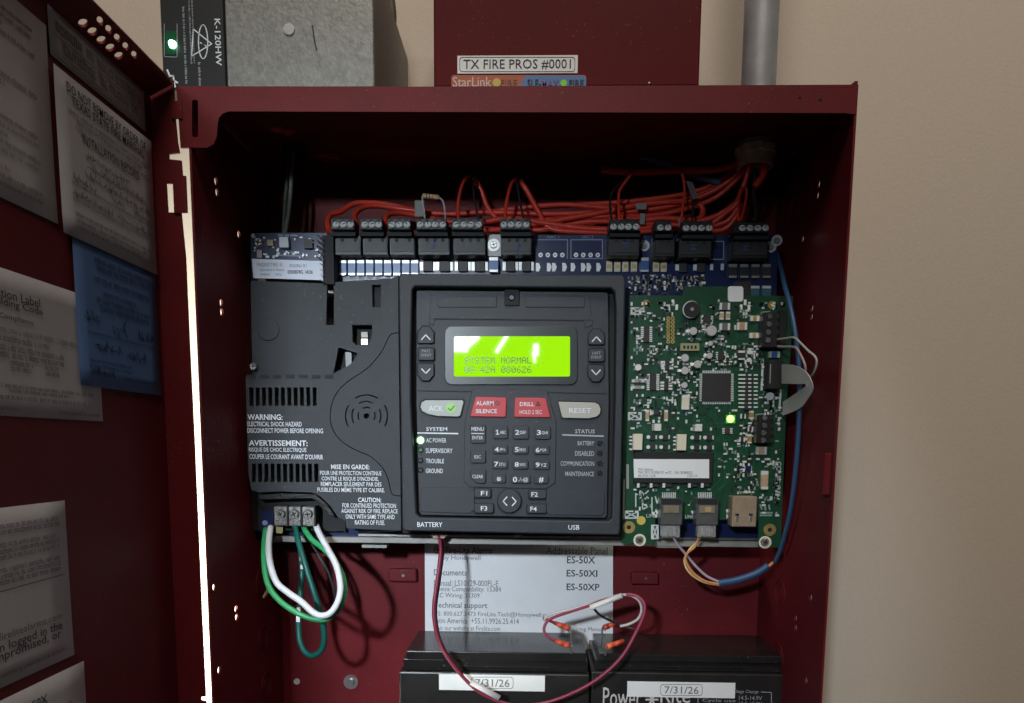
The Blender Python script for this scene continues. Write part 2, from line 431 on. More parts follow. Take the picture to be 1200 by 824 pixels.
# pressed tabs on the back sheet, holes and fixings
for x0, y0, x1, y1 in ((455,667,488,682),(740,671,772,685)):
    t = fbox('pressed_tab', x0, y0, x1, y1, YB-T-.006, .0058, red, cab, bevel=.0011, seg=2)
    c = at((x0+x1)/2+1, (y0+y1)/2, YB-T-.0061)
    MB().cyl(c, (0,-1,0), .0012, .0007, 10).build('rivet', steel, t)
c = at(411.5, 799, YB-T-.0003)
t = MB().ring(c, (0,-1,0), .0022, .0066, .0012, 28).build('washer', steel, cab)
MB().cyl(c, (0,-1,0), .0040, .0034, 16, .0030).build('screw', steel, t)
c = at(348, 798.5, YB-T-.0002); MB().cyl(c, (0,-1,0), .0027, .0008, 16).build('pale_dot', mat('pale_dot_grey', (.55,.52,.48), .5), cab)  # plain pale disc set on the back sheet
# hinge side: leaf closing the gap, plus knuckle
fbox('hinge_leaf', 203, 206, 218.5, 249.5, YF-.0012, .0011, red, cab)
fbox('hinge_leaf', 201, 118, 213, 139, YF-.0012, .0011, red, cab)

a, b = pbox(966,531,974.5,581,YF-.001,.003); MB().box(a, b).build('strike_plate', red, cab, bevel=.0008)
# door: shallow pan swung out at a right angle
door = MB().box((XD-T, .03, ZB-.004), (XD, YF, at(175,112,YF).z-.0004)).build('door', red, cab)
# hinge-side return with its notches
hx = lambda px, py: (at(px, py, YF).x, at(px, py, YF).z)
ze = ZB-.004
out = [(XD, ZD), (at(203,100,YF).x, ZD), hx(205,138), hx(207.5,165), hx(210,179), hx(197.5,180.5), hx(197.5,186.5), hx(212,188), hx(213.5,206), hx(212,250), hx(217,300), hx(222,412)]
out += [hx(227.5,522), hx(236,720), hx(240.5,816), hx(235,817), hx(235,821), hx(241,822), hx(243,850), (at(243,850,YF).x, ze), (XD, ze)]
plate2('hinge_return', out, [[hx(194.5,215), hx(203,215), hx(204.5,249), hx(196.5,249)]], lambda u, v, h: Vector((u, YF-h, v)), T, red, door)
# top return, vented, bent a little upward
A0 = Vector((XD+.0002, 0, at(175,112,YF).z)); B0 = Vector((at(204.5,100,YF).x, 0, at(204,97,YF).z)); D0 = B0-A0; N0 = D0.cross(Vector((0,1,0))).normalized()
if N0.z < 0: N0 = -N0
def on_return(px, py):
    d = ray(px, py); p = d*(A0.dot(N0)/d.dot(N0)); return (p-A0).dot(D0)/D0.length, p.y
def slot(px, py, a, b, ang):
    u, v = on_return(px, py); P = []
    for i in range(14):
        th = 2*math.pi*i/14; x = a*math.cos(th); y = b*math.sin(th)
        P.append((u+x*math.cos(ang)-y*math.sin(ang), v+x*math.sin(ang)+y*math.cos(ang)))
    return P
vents = []
for (px, py) in ((138,62.5),(128,53),(117.5,44),(107,34),(96,24)): vents.append(slot(px, py, .0026, .0030, .5))
for (px, py) in ((156,61.5),(146,51.5),(136,41.5),(126,31.5),(116,21.5)): vents.append(slot(px, py, .0016, .0034, .3))
plate2('vented_return', [(0, .03), (D0.length, .03), (D0.length, YF-T-.0004), (0, YF-T-.0004)], vents,
       lambda u, v, h: A0+D0.normalized()*u+Vector((0,v,0))+N0*h, T, red, door)

# ------------------------------------------------------------------ sheets stuck on the door
R7 = random.Random(11)
def fake_lines(mb, P0, U, V, rows, off):
    """rows of letter-like strokes; rows: (u0, u1, v_base, height, weight) in metres along unit U, V"""
    for u0, u1, vb, hgt, wt in rows:
        hgt *= .85
        u = u0
        while u < u1:
            wl = R7.randint(2, 8)
            for k in range(wl):
                if u > u1: break
                lw = hgt*R7.uniform(.38, .6)
                up_ = hgt*(1.0 if R7.random() < .3 else .72)
                kind = R7.random()
                st = hgt*wt*.68
                def bar(a, b, c, d):
                    mb.quad(P0+U*a+V*c+off, P0+U*b+V*c+off, P0+U*b+V*d+off, P0+U*a+V*d+off)
                bar(u, u+st, vb, vb+up_)
                if kind < .75: bar(u+lw-st, u+lw, vb, vb+hgt*.72)
                if kind < .6: bar(u+st, u+lw-st, vb+hgt*.72-st, vb+hgt*.72)
                if kind > .3: bar(u+st, u+lw-st, vb, vb+st)
                u += lw+hgt*.16
            u += hgt*.38
def squiggle(mb, P0, U, V, u0, u1, v, h, off, wd):
    n = int((u1-u0)/h*7); pts = []
    for i in range(n):
        pts.append((u0+(u1-u0)*i/n+R7.uniform(-.3,.3)*h, v+h*R7.uniform(-.1, 1.0) if i % 2 else v+h*R7.uniform(-.35,.35)))
    for a, b in zip(pts, pts[1:]):
        d = Vector((b[0]-a[0], b[1]-a[1])); l = d.length or 1; nx, ny = -d.y/l*wd/2, d.x/l*wd/2
        q = [(a[0]+nx,a[1]+ny),(a[0]-nx,a[1]-ny),(b[0]-nx,b[1]-ny),(b[0]+nx,b[1]+ny)]
        mb.quad(*[P0+U*x+V*y+off for x, y in q])

UD, VD, ND = Vector((0,1,0)), Vector((0,0,1)), Vector((1,0,0))
def door_sheet(name, label, cat, tr, bl, width, m, lift, height=None, group='papers stuck inside the cabinet door'):
    """tr / bl: pixel corners top-right and bottom-(any) on the door; width in metres, going toward the lens"""
    X = XD+lift
    a = atX(*tr, X); b = atX(*bl, X)
    top = a.z; bot = b.z if height is None else top-height
    right = a.y; left = right-width if isinstance(width, float) else atX(*width, X).y; width = right-left
    # a sheet with a faint curl at its free edges
    nu, nv = 8, 8; V, F = [], []
    for j in range(nv+1):
        for i in range(nu+1):
            u, v = i/nu, j/nv
            cu = .0002*(abs(u-.5)*2)**4 + .0002*(abs(v-.5)*2)**6
            V.append((X+cu, left+width*u, bot+(top-bot)*v))
    for j in range(nv):
        for i in range(nu):
            k = j*(nu+1)+i; F.append((k, k+1, k+nu+2, k+nu+1))
    me = bpy.data.meshes.new(name); me.from_pydata(V, [], F); me.update()
    for p in me.polygons: p.use_smooth = True
    o = link(name, me, m); tag(o, label, cat, group)
    so = o.modifiers.new('thick', 'SOLIDIFY'); so.thickness = .00015; so.offset = -1
    return o, Vector((X+.0006, left, bot)), width, top-bot
OFF = ND*0.0
def print_rows(o, P0, rows, m, name='printed_text'):
    mb = MB(); fake_lines(mb, P0, UD, VD, rows, OFF); return mb.build(name, m, o)
def dtxt(o, body, P0, u0, u1, v, h, m, bold=0):
    return txt_at('lettering', body, P0+UD*u0+VD*v, UD*(u1-u0), VD*h, m, o, bold)

# P1: sheet cut by the left edge of the photograph
o, P0, W_, H_ = door_sheet('notice_sheet', 'tall white typed sheet high on the door at the photo\'s left edge', 'paper', (53,30), (66,262), .16, paper, .0006)
rows = []
for k, v in enumerate([.94,.9,.86,.82,.78,.58,.54,.38,.34,.30,.26,.22,.14,.10,.06]):
    rows.append((W_*.30, W_*(.93 if k % 3 else .8), H_*v, .0026 if k not in (5,6) else .0032, .2))
print_rows(o, P0, rows, inkg)
# P2: narrow engraved sticker under the vented return
o, P0, W_, H_ = door_sheet('engraved_sticker', 'narrow grey sticker with two bordered text rows under door\'s vented edge', 'sticker', (168,108), (167,152), (58,56), mat('grey_sticker', (.46,.43,.45), .6), .0006)
rows = [(W_*.06, W_*.95, H_*.60, .0072, .16), (W_*.12, W_*.9, H_*.24, .0075, .16), (W_*.05, W_*.95, H_*.12, .0020, .2)]
print_rows(o, P0, rows, inkg)
mb = MB()
for v in (.06, .5, .94):
    mb.quad(P0+UD*W_*.03+VD*H_*v, P0+UD*W_*.97+VD*H_*v, P0+UD*W_*.97+VD*(H_*v+.0004), P0+UD*W_*.03+VD*(H_*v+.0004))
mb.build('printed_rule', inkg, o)
# P3: installation record
o, P0, W_, H_ = door_sheet('installation_record', 'white handwritten installation record sheet overlapping the blue sheet', 'paper', (176.5,166), (181,321), (68,175), paper, .0026)
dtxt(o, 'DO NOT REMOVE BY ORDER OF', P0, W_*.10, W_*.92, H_*.895, .0048, ink, .006)
dtxt(o, 'TEXAS STATE FIRE MARSHAL', P0, W_*.14, W_*.90, H_*.83, .0046, ink, .006)
dtxt(o, 'INSTALLATION RECORD', P0, W_*.22, W_*.82, H_*.635, .0050, ink, .004)
print_rows(o, P0, [(W_*.10, W_*.95, H_*.775, .0028, .2), (W_*.18, W_*.85, H_*.735, .0028, .2), (W_*.16, W_*.95, H_*.69, .0026, .2),
    (W_*.1, W_*.95, H_*.335, .0022, .2), (W_*.1, W_*.9, H_*.235, .0022, .2), (W_*.12, W_*.94, H_*.145, .0026, .25), (W_*.12, W_*.94, H_*.105, .0026, .25), (W_*.12, W_*.92, H_*.065, .0026, .25)], inkg)
mb = MB()
for u0, u1, v in ((.25,.7,.555),(.25,.9,.495),(.22,.95,.43),(.1,.35,.37),(.5,.62,.37),(.72,.94,.37),(.1,.5,.27),(.55,.95,.27)):
    squiggle(mb, P0, UD, VD, W_*u0, W_*u1, H_*v, .0036, OFF, .0003)
mb.build('handwriting', mat('pen_ink', (.10,.10,.12), .7), o)
# P4: blue sheet
o, P0, W_, H_ = door_sheet('blue_record_sheet', 'pale blue form sheet taped on the door', 'paper', (181.5,316), (190,464), (89.5,370), paperb, .0014)
print_rows(o, P0, [(W_*.22, W_*.90, H_*.86, .0040, .22), (W_*.24, W_*.88, H_*.81, .0040, .22), (W_*.2, W_*.9, H_*.73, .0038, .24), (W_*.3, W_*.7, H_*.645, .0036, .22),
    (W_*.22, W_*.86, H_*.59, .0036, .24), (W_*.25, W_*.86, H_*.54, .0038, .24), (W_*.1, W_*.95, H_*.36, .0022, .2), (W_*.1, W_*.6, H_*.17, .0024, .2), (W_*.1, W_*.6, H_*.13, .0026, .2), (W_*.5, W_*.95, H_*.075, .0024, .2)], inkb)
mb = MB()
for u0, u1, v, h in ((.08,.25,.455,.006),(.38,.58,.41,.009),(.7,.94,.42,.006),(.18,.5,.275,.006),(.55,.8,.25,.005),(.12,.4,.09,.004)):
    squiggle(mb, P0, UD, VD, W_*u0, W_*u1, H_*v, h, OFF, .0005)
mb.build('handwriting', inkb, o)
# P5: certification label sheet
o, P0, W_, H_ = door_sheet('certification_sheet', 'white certification sheet partly covered by the blue sheet', 'paper', (112,351), (121.5,494), .16, paper, .0003)
dtxt(o, 'Seismic Certification Label', P0, W_*.26, W_*.705, H_*.80, .0044, ink, .004)
dtxt(o, 'International Building Code', P0, W_*.27, W_*.715, H_*.735, .0044, ink, .004)
dtxt(o, 'Certificate of Compliance', P0, W_*.36, W_*.67, H_*.65, .0032, ink, .002)
print_rows(o, P0, [(W_*.3, W_*.95, H_*.57, .0032, .16), (W_*.35, W_*.74, H_*.51, .0034, .2), (W_*.35, W_*.80, H_*.45, .0034, .2), (W_*.35, W_*.80, H_*.40, .0034, .2),
    (W_*.40, W_*.47, H_*.355, .003, .2), (W_*.56, W_*.65, H_*.355, .003, .2), (W_*.71, W_*.77, H_*.355, .003, .2), (W_*.40, W_*.47, H_*.315, .003, .2), (W_*.56, W_*.65, H_*.315, .003, .2), (W_*.71, W_*.77, H_*.315, .003, .2),
    (W_*.35, W_*.95, H_*.195, .0024, .22), (W_*.55, W_*.82, H_*.165, .0024, .22), (W_*.35, W_*.93, H_*.115, .0028, .26), (W_*.35, W_*.58, H_*.04, .0022, .2), (W_*.76, W_*.98, H_*.035, .0022, .2)], inkg)
# P6: instruction sheet
o, P0, W_, H_ = door_sheet('instruction_sheet', 'white instruction sheet low on the door with a ruled line', 'paper', (75,586.5), (89,766), .14, paper, .0006)
print_rows(o, P0, [(W_*.3, W_*.95, H_*v, .0030, .2) for v in (.885,.85,.78,.745,.71,.64,.605,.57)] + [(W_*.45, W_*.95, H_*.055, .0024, .2)], inkg)
mb = MB(); mb.quad(*[P0+UD*W_*a+VD*(H_*.535+b) for a, b in ((.2,0),(.97,0),(.97,.0004),(.2,.0004))]); mb.build('printed_rule', ink, o)
dtxt(o, 'www.firelitealarms.com', P0, W_*.52, W_*.94, H_*.265, .0036, inkg)
dtxt(o, 'needs to remain logged in the', P0, W_*.30, W_*.94, H_*.185, .0056, ink, .004)
dtxt(o, 'has been compromised, or', P0, W_*.34, W_*.93, H_*.135, .0056, ink, .004)
# P7
o, P0, W_, H_ = door_sheet('document_sheet', 'white sheet with small monitor icon at the photo\'s bottom left corner', 'paper', (97.5,774.5), (101,824), .14, paper, .0006, height=.09)
dtxt(o, 'ES-50X', P0, W_*.64, W_*.78, H_-.0120, .0045, ink, .004)
print_rows(o, P0, [(W_*.60, W_*.92, H_-.020, .0032, .2), (W_*.60, W_*.80, H_-.0262, .0032, .2)], inkg)
mb = MB()
for a, b, c, d in ((.50,.565,-.022,-.0215),(.50,.565,-.013,-.0125),(.50,.504,-.022,-.0125),(.561,.565,-.022,-.0125)):
    mb.quad(P0+UD*W_*a+VD*(H_+c), P0+UD*W_*b+VD*(H_+c), P0+UD*W_*b+VD*(H_+d), P0+UD*W_*a+VD*(H_+d))
mb.build('monitor_icon', ink, o)

# ------------------------------------------------------------------ above the cabinet
# red communicator box
rb = thing('communicator_box', 'plain red metal box mounted on the wall above the open cabinet', 'box', (at(664,100,.54).x, .58, at(664,100,.54).z))
a, b = pbox(508, -60, 822, 101.5, .535, YW-.535-.0005)
MB().box(a, b).build('case', redbox, rb, bevel=.0012, seg=2)
s = fbox('name_sticker', 536, 65, 677, 86, .5345, .0004, white, rb)
txt('TX FIRE PROS #0001', 543, 69.5, 669, 81.5, .5345, ink, s)
Yk = .53432
P = rr(538.5, 66.8, 674, 84.2, 3.5); Q = rr(539.1, 67.4, 673.4, 83.6, 3.2)
plate('printed_frame', P, Yk, .00005, ink, s, holes=[Q])
s = plate('maker_sticker', rr(529, 88, 687, 110, 3), .5345, .0004, stko, rb)
plate('blue_panel', [(609,101),(616,88.5),(684,88.5),(687,92),(687,110),(603,110)], .5340, .0003, stkb, s)
txt('StarLink', 530.5, 90, 576, 102, .5345, mat('pink_print', (.62,.45,.42), .6), s, .012)
c = at(582, 97, .5342); MB().cyl(c, (0,-1,0), 4.6*mpp(.534), .0002, 18).build('printed_dot', ylw, s)
txt('FIRE', 587, 93.5, 606, 101, .5345, mat('dark_orange_print', (.16,.05,.03), .6), s, .01)
txt('SLE-', 618, 93, 634, 102, .5337, ink, s, .01)
txt('MAX', 635, 93, 655, 102, .5337, mat('violet_print', (.16,.10,.25), .6), s, .01)
c = at(660.5, 97.5, .5338); MB().cyl(c, (0,-1,0), 3.6*mpp(.534), .0002, 18).build('printed_dot', check, s)
txt('FIRE', 667, 93.5, 684, 101.5, .5337, ink, s, .01)
c = at(760.5, 98, .535); MB().cyl(c, (0,-1,0), .0012, .0012, 10, .0006).build('screw', steel, rb)
# suppressor: black label face with lit lamp, on a galvanized housing
sp = thing('power_module', 'black label faced power module with glowing green lamp beside grey metal box', 'power module', (at(226,100,.50).x, .55, at(226,100,.50).z))
a, b = pbox(188, -60, 262.5, 106, .486, YW-.486-.0005); MB().box(a, b).build('case', mat('black_label', (.012,.013,.013), .4), sp, bevel=.0006)
def vtxt(body, xc, y0, y1, wpx, Y, m, parent, bold=0):
    """lettering turned a quarter clockwise (reads downward)"""
    Y -= .0003; A = at(xc-wpx/2, y0, Y); B = at(xc-wpx/2, y1, Y); R_ = at(xc+wpx/2, y0, Y)
    return txt_at('lettering', body, A, (0,0,B.z-A.z), (R_.x-A.x,0,0), m, parent, bold)
vtxt('K-120HW', 254.5, 22, 77, 7, .486, whitep, sp, .01)
mb = MB(); fake_lines(mb, at(213.5,8,.4857), Vector((0,0,-1)), Vector((1,0,0)), [(0,.047,0,.0019,.3)], Vector((0,0,0))); mb.build('printed_text', greyp, sp)
mb = MB(); fake_lines(mb, at(220.5,0,.4857), Vector((0,0,-1)), Vector((1,0,0)), [(0,.038,0,.0015,.3),(0,.038,.002,.0012,.3)], Vector((0,0,0))); mb.build('printed_text', greyp, sp)
mb = MB(); fake_lines(mb, at(232,73,.4857), Vector((0,0,-1)), Vector((1,0,0)), [(0,.0145,0,.0021,.35)], Vector((0,0,0))); mb.build('printed_text', greyp, sp)
def strokes(name, lines, wpx, Y, m, parent):
    mb = MB()
    for L in lines:
        for (x0,y0),(x1,y1) in zip(L, L[1:]):
            dx, dy = x1-x0, y1-y0; l = math.hypot(dx,dy) or 1; nx, ny = -dy/l*wpx/2, dx/l*wpx/2
            ex, ey = dx/l*wpx*.3, dy/l*wpx*.3
            mb.quad(at(x0-ex+nx,y0-ey+ny,Y), at(x0-ex-nx,y0-ey-ny,Y), at(x1+ex-nx,y1+ey-ny,Y), at(x1+ex+nx,y1+ey+ny,Y))
    return mb.build(name, m, parent)
el = [(238+9.5*math.cos(t)*.55-13*math.sin(t)*.12+0, 49+ 19*math.sin(t)+6*math.cos(t)) for t in [i*math.pi/12 for i in range(25)]]
strokes('printed_symbol', [[(224.5,66),(248,51.5),(226.5,34),(224.5,66)], el, [(234.5,50),(240,52.5),(237,51),(241.5,54)]], 1.3, .4857, whitep, sp)
strokes('printed_frame', [[(192.5,28),(192.5,66.5),(207.5,67),(207.5,28)]], .7, .4857, greyp, sp)
strokes('scratch', [[(196,82),(199,89),(203,89),(205,102)], [(203,94),(208,97)]], 2.0, .4856, whitep, sp)
l = plate('lamp_window', rr(194,36,206,64,1.5), .4857, .0006, mat('dark_green_lens', (.006,.05,.02), .3, emit=(.0,.08,.03), estr=.22), sp)  # faint emission imitates the lamp's glow on its window
c = at(202.5, 52.3, .4855); MB().cyl(c, (0,-1,0), 4.4*mpp(.486), .0024, 18, 3.0*mpp(.486)).build('lamp', mat('lit_module_lamp', (.5,1,.7), .4, emit=(.35,1,.55), estr=9), l, smooth=True)
gb = thing('metal_enclosure', 'grey galvanized metal enclosure on the wall above the cabinet', 'enclosure', (at(350,100,.50).x, .55, at(350,100,.50).z))
a, b = pbox(263.5, -60, 438, 103, .487, YW-.487-.0005); MB().box(a, b).build('case', alu, gb, bevel=.0008)
strokes('scratch', [[(366,30),(368.5,48),(371,59)]], 1.6, .4867, ink, gb)
c = at(339, 35, .487); MB().cyl(c, (0,-1,0), .0035, .001, 16).build('screw', steel, gb)
# cables hanging beside the enclosure
for k, (x, Y, r) in enumerate(((450,.575,3.5),(459,.585,4.5))):
    wire('hanging_cable', [(x-4,-20,Y),(x+1,20,Y),(x-2,60,Y),(x+2,104,Y+.003)], r, mat('dusty_cable_%d' % k, ((.05,.05,.05),(.10,.08,.055))[k], .6),
         ('thin black cable hanging beside the grey metal enclosure','brownish cable hanging beside the grey metal enclosure')[k], 'cable', 'cables beside the metal enclosure')
# conduit entering through the cabinet top
Yc = .556
px, pz = at(890, 70, Yc).x, at(890, 101, Yc).z
cd = thing('steel_conduit', 'galvanized steel conduit pipe entering the cabinet top at right', 'conduit', (px, Yc, ZT))
MB().cyl((px, Yc, ZT-.012), (0,0,1), .0122, .6, 48).build('pipe', emt, cd)
p = at(886, 178, Yc)
MB().ring((px, Yc, ZT-.0105), (0,0,1), .0123, .0150, .005, 8).build('locknut', brass, cd)
MB().ring((px, Yc, ZT-.019), (0,0,1), .0105, .0128, .009, 28).build('bushing', brass, cd, smooth=False)
px2 = at(345, 120, .565).x
MB().ring((px2, .565, ZT-.006), (0,0,1), .007, .010, .0045, 20).build('bushing', mat('dark_grommet', (.03,.03,.03), .5), cab)

# ------------------------------------------------------------------ label sheet on the back sheet
YL = YB-T-.0012
ls = plate('wiring_label', [(497.5,560),(718.5,560),(718,860),(498.5,860)], YL, .0003, sheetm); tag(ls, 'large white printed label sheet on the cabinet back above the batteries', 'label')
def lt(b, x0, y0, x1, y1, m=ink, bold=0): txt(b, x0, y0, x1, y1, YL, m, ls, bold)
lt('Fire-Lite Alarms', 522, 641, 577, 649, inkg, .02); lt('by Honeywell', 519, 650.5, 563, 658, inkg)
c = at(513, 644, YL-.0002)
MB().ring(c, (0,-1,0), 3.6*mpp(YL), 5*mpp(YL), .0001, 20).cyl(c, (0,-1,0), 2.2*mpp(YL), .0001, 12).build('logo', inkg, ls)
lt('Documents', 508.5, 667.5, 547, 674.5, inkg, .01); lt('Manual: LS10129-000FL-E', 508.5, 680, 584, 687, inkg)
lt('Device Compatibility: 15384', 508.5, 687.5, 587, 695, inkg); lt('SLC Wiring: 51309', 508.5, 695, 562, 702, inkg)
lt('Technical support', 508.5, 706, 571, 714.5, inkg, .01)
lt('US: 800.627.3473 FireLite.Tech@Honeywell.com', 508.5, 717, 648, 724, inkg); lt('Latin America  +55.11.9926.25.414', 508.5, 724.5, 608, 731, inkg)
lt('Visit our website at Firelite.com', 508.5, 733.5, 586, 739, inkg)
lt('Addressable Panel', 640.5, 641, 712, 650, inkg); lt('ES-50X', 664.5, 652, 697.5, 660.5, ink, .012)
lt('ES-50XI', 664, 668, 700, 676, ink, .012); lt('ES-50XP', 664, 684, 702.5, 692, ink, .012)
lt('Wiring Manuals', 668, 735, 710, 741, inkg)

# ------------------------------------------------------------------ blue main board with steel chassis
bb = thing('main_circuit_board', 'dark blue main circuit board with a row of screw terminal blocks along its top', 'circuit board', at(600, 640, YM))
plate('board', [(392,275),(911,276),(907,634),(300,634),(302,560),(393,560)], YM, .0016, pcbb, bb)
ch = plate('chassis_plate', [(290,276),(905,278),(900,638),(308,636),(308,620),(292,600)], YM+.006, .0015, rail, bb)
a, b = pbox(317, 631.5, 906, 638.5, YM-.004, .02); MB().box(a, b).build('bottom_rail', rail, bb, bevel=.0004)
fbox('rail_edge', 420, 628.5, 906, 631, YM-.006, .004, steel, bb)
for x0, x1 in ((424,453),(770,795)): fbox('rail_clip', x0, 638.8, x1, 642, YM-.002, .01, rail, bb)
def screw_head(px, py, Y, r, parent, name='screw', m=silver, washer=None):
    c = at(px, py, Y); R_ = r*mpp(Y)
    mb = MB(); mb.cyl(c, (0,-1,0), R_, R_*.45, 16, R_*.7)
    o = mb.build(name, m, parent, smooth=False)
    ang = random.Random(int(px*7+py)).uniform(0, math.pi)
    d = Vector((math.cos(ang), 0, math.sin(ang))); e = Vector((-d.z, 0, d.x)); z = Vector((0,-R_*.47,0))
    sl = MB()
    for u, v in ((d, e), (e, d)):
        sl.quad(c+z+u*R_*.55+v*R_*.11, c+z-u*R_*.55+v*R_*.11, c+z-u*R_*.55-v*R_*.11, c+z+u*R_*.55-v*R_*.11)
    sl.build('slot', dark, o) if r > 4.5 else None
    return o
R4 = random.Random(4)
def terminal(x0, x1, b0, b1, screws, yt=256, sy=263.5, dark_top=False):
    """plug-in block: clamp head with screws over a socket body"""
    t = fbox('terminal_block', b0, yt+20, b1, yt+43, YM-.0135, .0133, term, bb, bevel=.0004)
    h = fbox('clamp_head', x0, yt, x1, yt+13, YM-.024, .016, term if dark_top else termtop, t, bevel=.0005)
    fbox('socket_lip', x0+.5, yt+13.4, x1+1.5, yt+20.5, YM-.019, .012, dark, t)
    fbox('socket_face', b0+2, yt+22, b1-1.5, yt+39, YM-.0142, .0008, termtop if not dark_top else chip, t)
    n = len(screws)
    for x in screws:
        c = at(x, sy, YM-.0245)
        MB().cyl(c, (0,-.9,.42), 4.0*mpp(YM-.024), .0009, 12, 3.3*mpp(YM-.024)).build('screw', pads, t)
        ang = R4.uniform(0, math.pi); d = Vector((math.cos(ang), 0, math.sin(ang))); e = Vector((-d.z, 0, d.x)); q = c+Vector((0,-.00095,.00042)); rs = 2.7*mpp(YM-.024)
        MB().quad(q+d*rs+e*.0003, q-d*rs+e*.0003, q-d*rs-e*.0003, q+d*rs-e*.0003).build('screw_slot', dark, t)
    for k in range(n):
        xx = x0+(x1-x0)*(k+.5)/n
        fbox('wire_slot', xx-2.2, yt+1.2, xx+2.2, yt+3.6, YM-.0243, .0004, dark, t)
    for k in range(max(1, n-2)+1):
        xx = b0+(b1-b0)*(.28+.5*k/max(1, n-2)) if n > 2 else b0+(b1-b0)*(.35+.35*k)
        fbox('latch_slot', xx-1.6, yt+19, xx+1.6, yt+27, YM-.0146, .0006, dark, t)
    return t
TB = [((387.5,415,392.5,423),(394,402.5,411)), ((422,448,425,454.5),(427.5,436,444)), ((454,481,456.5,486),(459.5,468,477)),
      ((487.5,523,490,527),(492.5,501.5,510,519)), ((529,565,531,569),(534.5,543.5,552,561)), ((586,621,587,623),(590.5,599,608,617))]
for (a0,a1,b0,b1), s in TB: terminal(a0,a1,b0,b1,s)
TB2 = [((714,749,712,749.5),(719,728,736.5,745.5),257,266), ((767.5,786.5,767,791),(774,783),258,267), ((799,835,795,834),(804,813,822,831),259,267.5), ((860,900,858,900),(870,879,888,897),260,267.5)]
for (a0,a1,b0,b1), s, yt, sy in TB2: terminal(a0,a1,b0,b1,s,yt,sy,True)
for x, y in ((508.5,287),(607.5,289),(733,287),(813,289),(874,290)):
    strokes('printed_mark', [[(x-3,y-2),(x+3,y-2)],[(x,y-2),(x,y+3)],[(x-3,y+3),(x+2,y+3)]], 1.6, YM-.0146, mat('blue_stamp_%d' % x, (.05,.09,.25), .6), bb)
# bracket and screws between the blocks
fbox('mounting_bracket', 571, 275, 587, 300, YM-.006, .0055, rail, bb)
c = at(578.5, 287.5, YM-.0062); MB().ring(c, (0,-1,0), 3.4*mpp(.555), 7*mpp(.555), .0006, 24).build('washer', pads, bb)
screw_head(578.5, 287, YM-.0064, 4.6, bb, m=steel)
for x, y in ((755,288),(903.5,289.5),(910.5,282)):
    c = at(x, y, YM-.0003); MB().ring(c, (0,-1,0), 3.6*mpp(YM), 6*mpp(YM), .0003, 20).build('pad_ring', silk, bb)
    screw_head(x, y, YM-.0006, 4.0, bb)
# outlines and bare pads
for L_ in [[(625,281),(665,281),(665,303)],[(669,303),(669,281),(706,281),(706,303),(669,303)],[(710.5,281),(710.5,303),(748,303)],[(764,280),(764,303),(790,303)],[(793.5,281),(793.5,304),(848,304),(848,283),(832,283)],[(857,304),(857,280)],[(397,302),(397,276)]]: strokes('printed_outline', [L_], 1.1, YM-.00025, bsilk, bb)
txt('NAC 1', 641, 276, 655, 279.5, YM, bsilk, bb); txt('NAC 2', 682, 276, 695, 279.5, YM, bsilk, bb)
for x in (633.5,642,650.5,659,675,683.5,692,700.5):
    c = at(x, 299, YM-.0002); MB().ring(c, (0,-1,0), .9*mpp(YM), 2.6*mpp(YM), .0004, 12).build('solder_pad', pads, bb)
# row of parts under the blocks
def chipcap(x0, y0, x1, y1, Y, hgt, body, ends, parent, vertical=True, name='capacitor'):
    o = fbox(name, x0, y0, x1, y1, Y-hgt, hgt, body, parent, bevel=.0002)
    e = .2
    if vertical:
        fbox('terminal', x0+.4, y0-.6, x1-.4, y0+(y1-y0)*e, Y-hgt-.0002, hgt, ends, o); fbox('terminal', x0+.4, y1-(y1-y0)*e*.6, x1-.4, y1+.6, Y-hgt-.0002, hgt, ends, o)
    else:
        fbox('terminal', x0-.6, y0+.4, x0+(x1-x0)*e, y1-.4, Y-hgt-.0002, hgt, ends, o); fbox('terminal', x1-(x1-x0)*e, y0+.4, x1+.6, y1-.4, Y-hgt-.0002, hgt, ends, o)
    return o
for k in range(9):
    x = 397+10.55*k; chipcap(x, 305, x+9, 322, YM, .003, capb, pads, bb)
strokes('printed_text', [[(399+10.5*k,326),(404+10.5*k,326)] for k in range(7)], 2, YM-.00025, bsilk, bb)
for x0, x1 in ((496,507),(515,527),(537,548),(556.5,568),(593,603.5),(612,622)):
    d = fbox('diode', x0, 306, x1, 318, YM-.003, .003, chip, bb, bevel=.0003)
    fbox('terminal', x0-4, 307, x0-.3, 317, YM-.0008, .0008, pads, d); fbox('terminal', x1+.3, 307, x1+3.5, 317, YM-.0008, .0008, pads, d)
chipcap(573, 302, 584, 318, YM-.004, .003, capb, pads, bb)
for x in (630.5,643.5,649.5,661.5,671.5,683.5,690,701.5):
    plate('solder_pad', [(x-2.6,308),(x+1.2,308.5),(x+3,313),(x+1,318),(x-2.6,318)], YM-.0003, .0003, pads, bb)
for x, y in ((714,312),(723.5,312),(733,312),(743,312),(769,312),(778,312)):
    d = fbox('signal_lamp', x-3.6, y-6.5, x+3.6, y+6.5, YM-.0016, .0016, cream, bb, bevel=.0002); fbox('lens', x-2.4, y-2.2, x+2.4, y+2.2, YM-.0021, .0006, gold, d)
chipcap(750, 302.5, 760.5, 318, YM, .003, capb, silk, bb)
for x0 in (796,817): 
    d = fbox('diode', x0, 308, x0+9, 319, YM-.0026, .0026, chip, bb); fbox('terminal', x0-4.5, 310, x0-.4, 317, YM-.0008, .0008, pads, d)
for x in (834,846.5): fbox('solder_pad', x-1.8, 309, x+1.8, 316.5, YM-.0005, .0005, pads, bb)
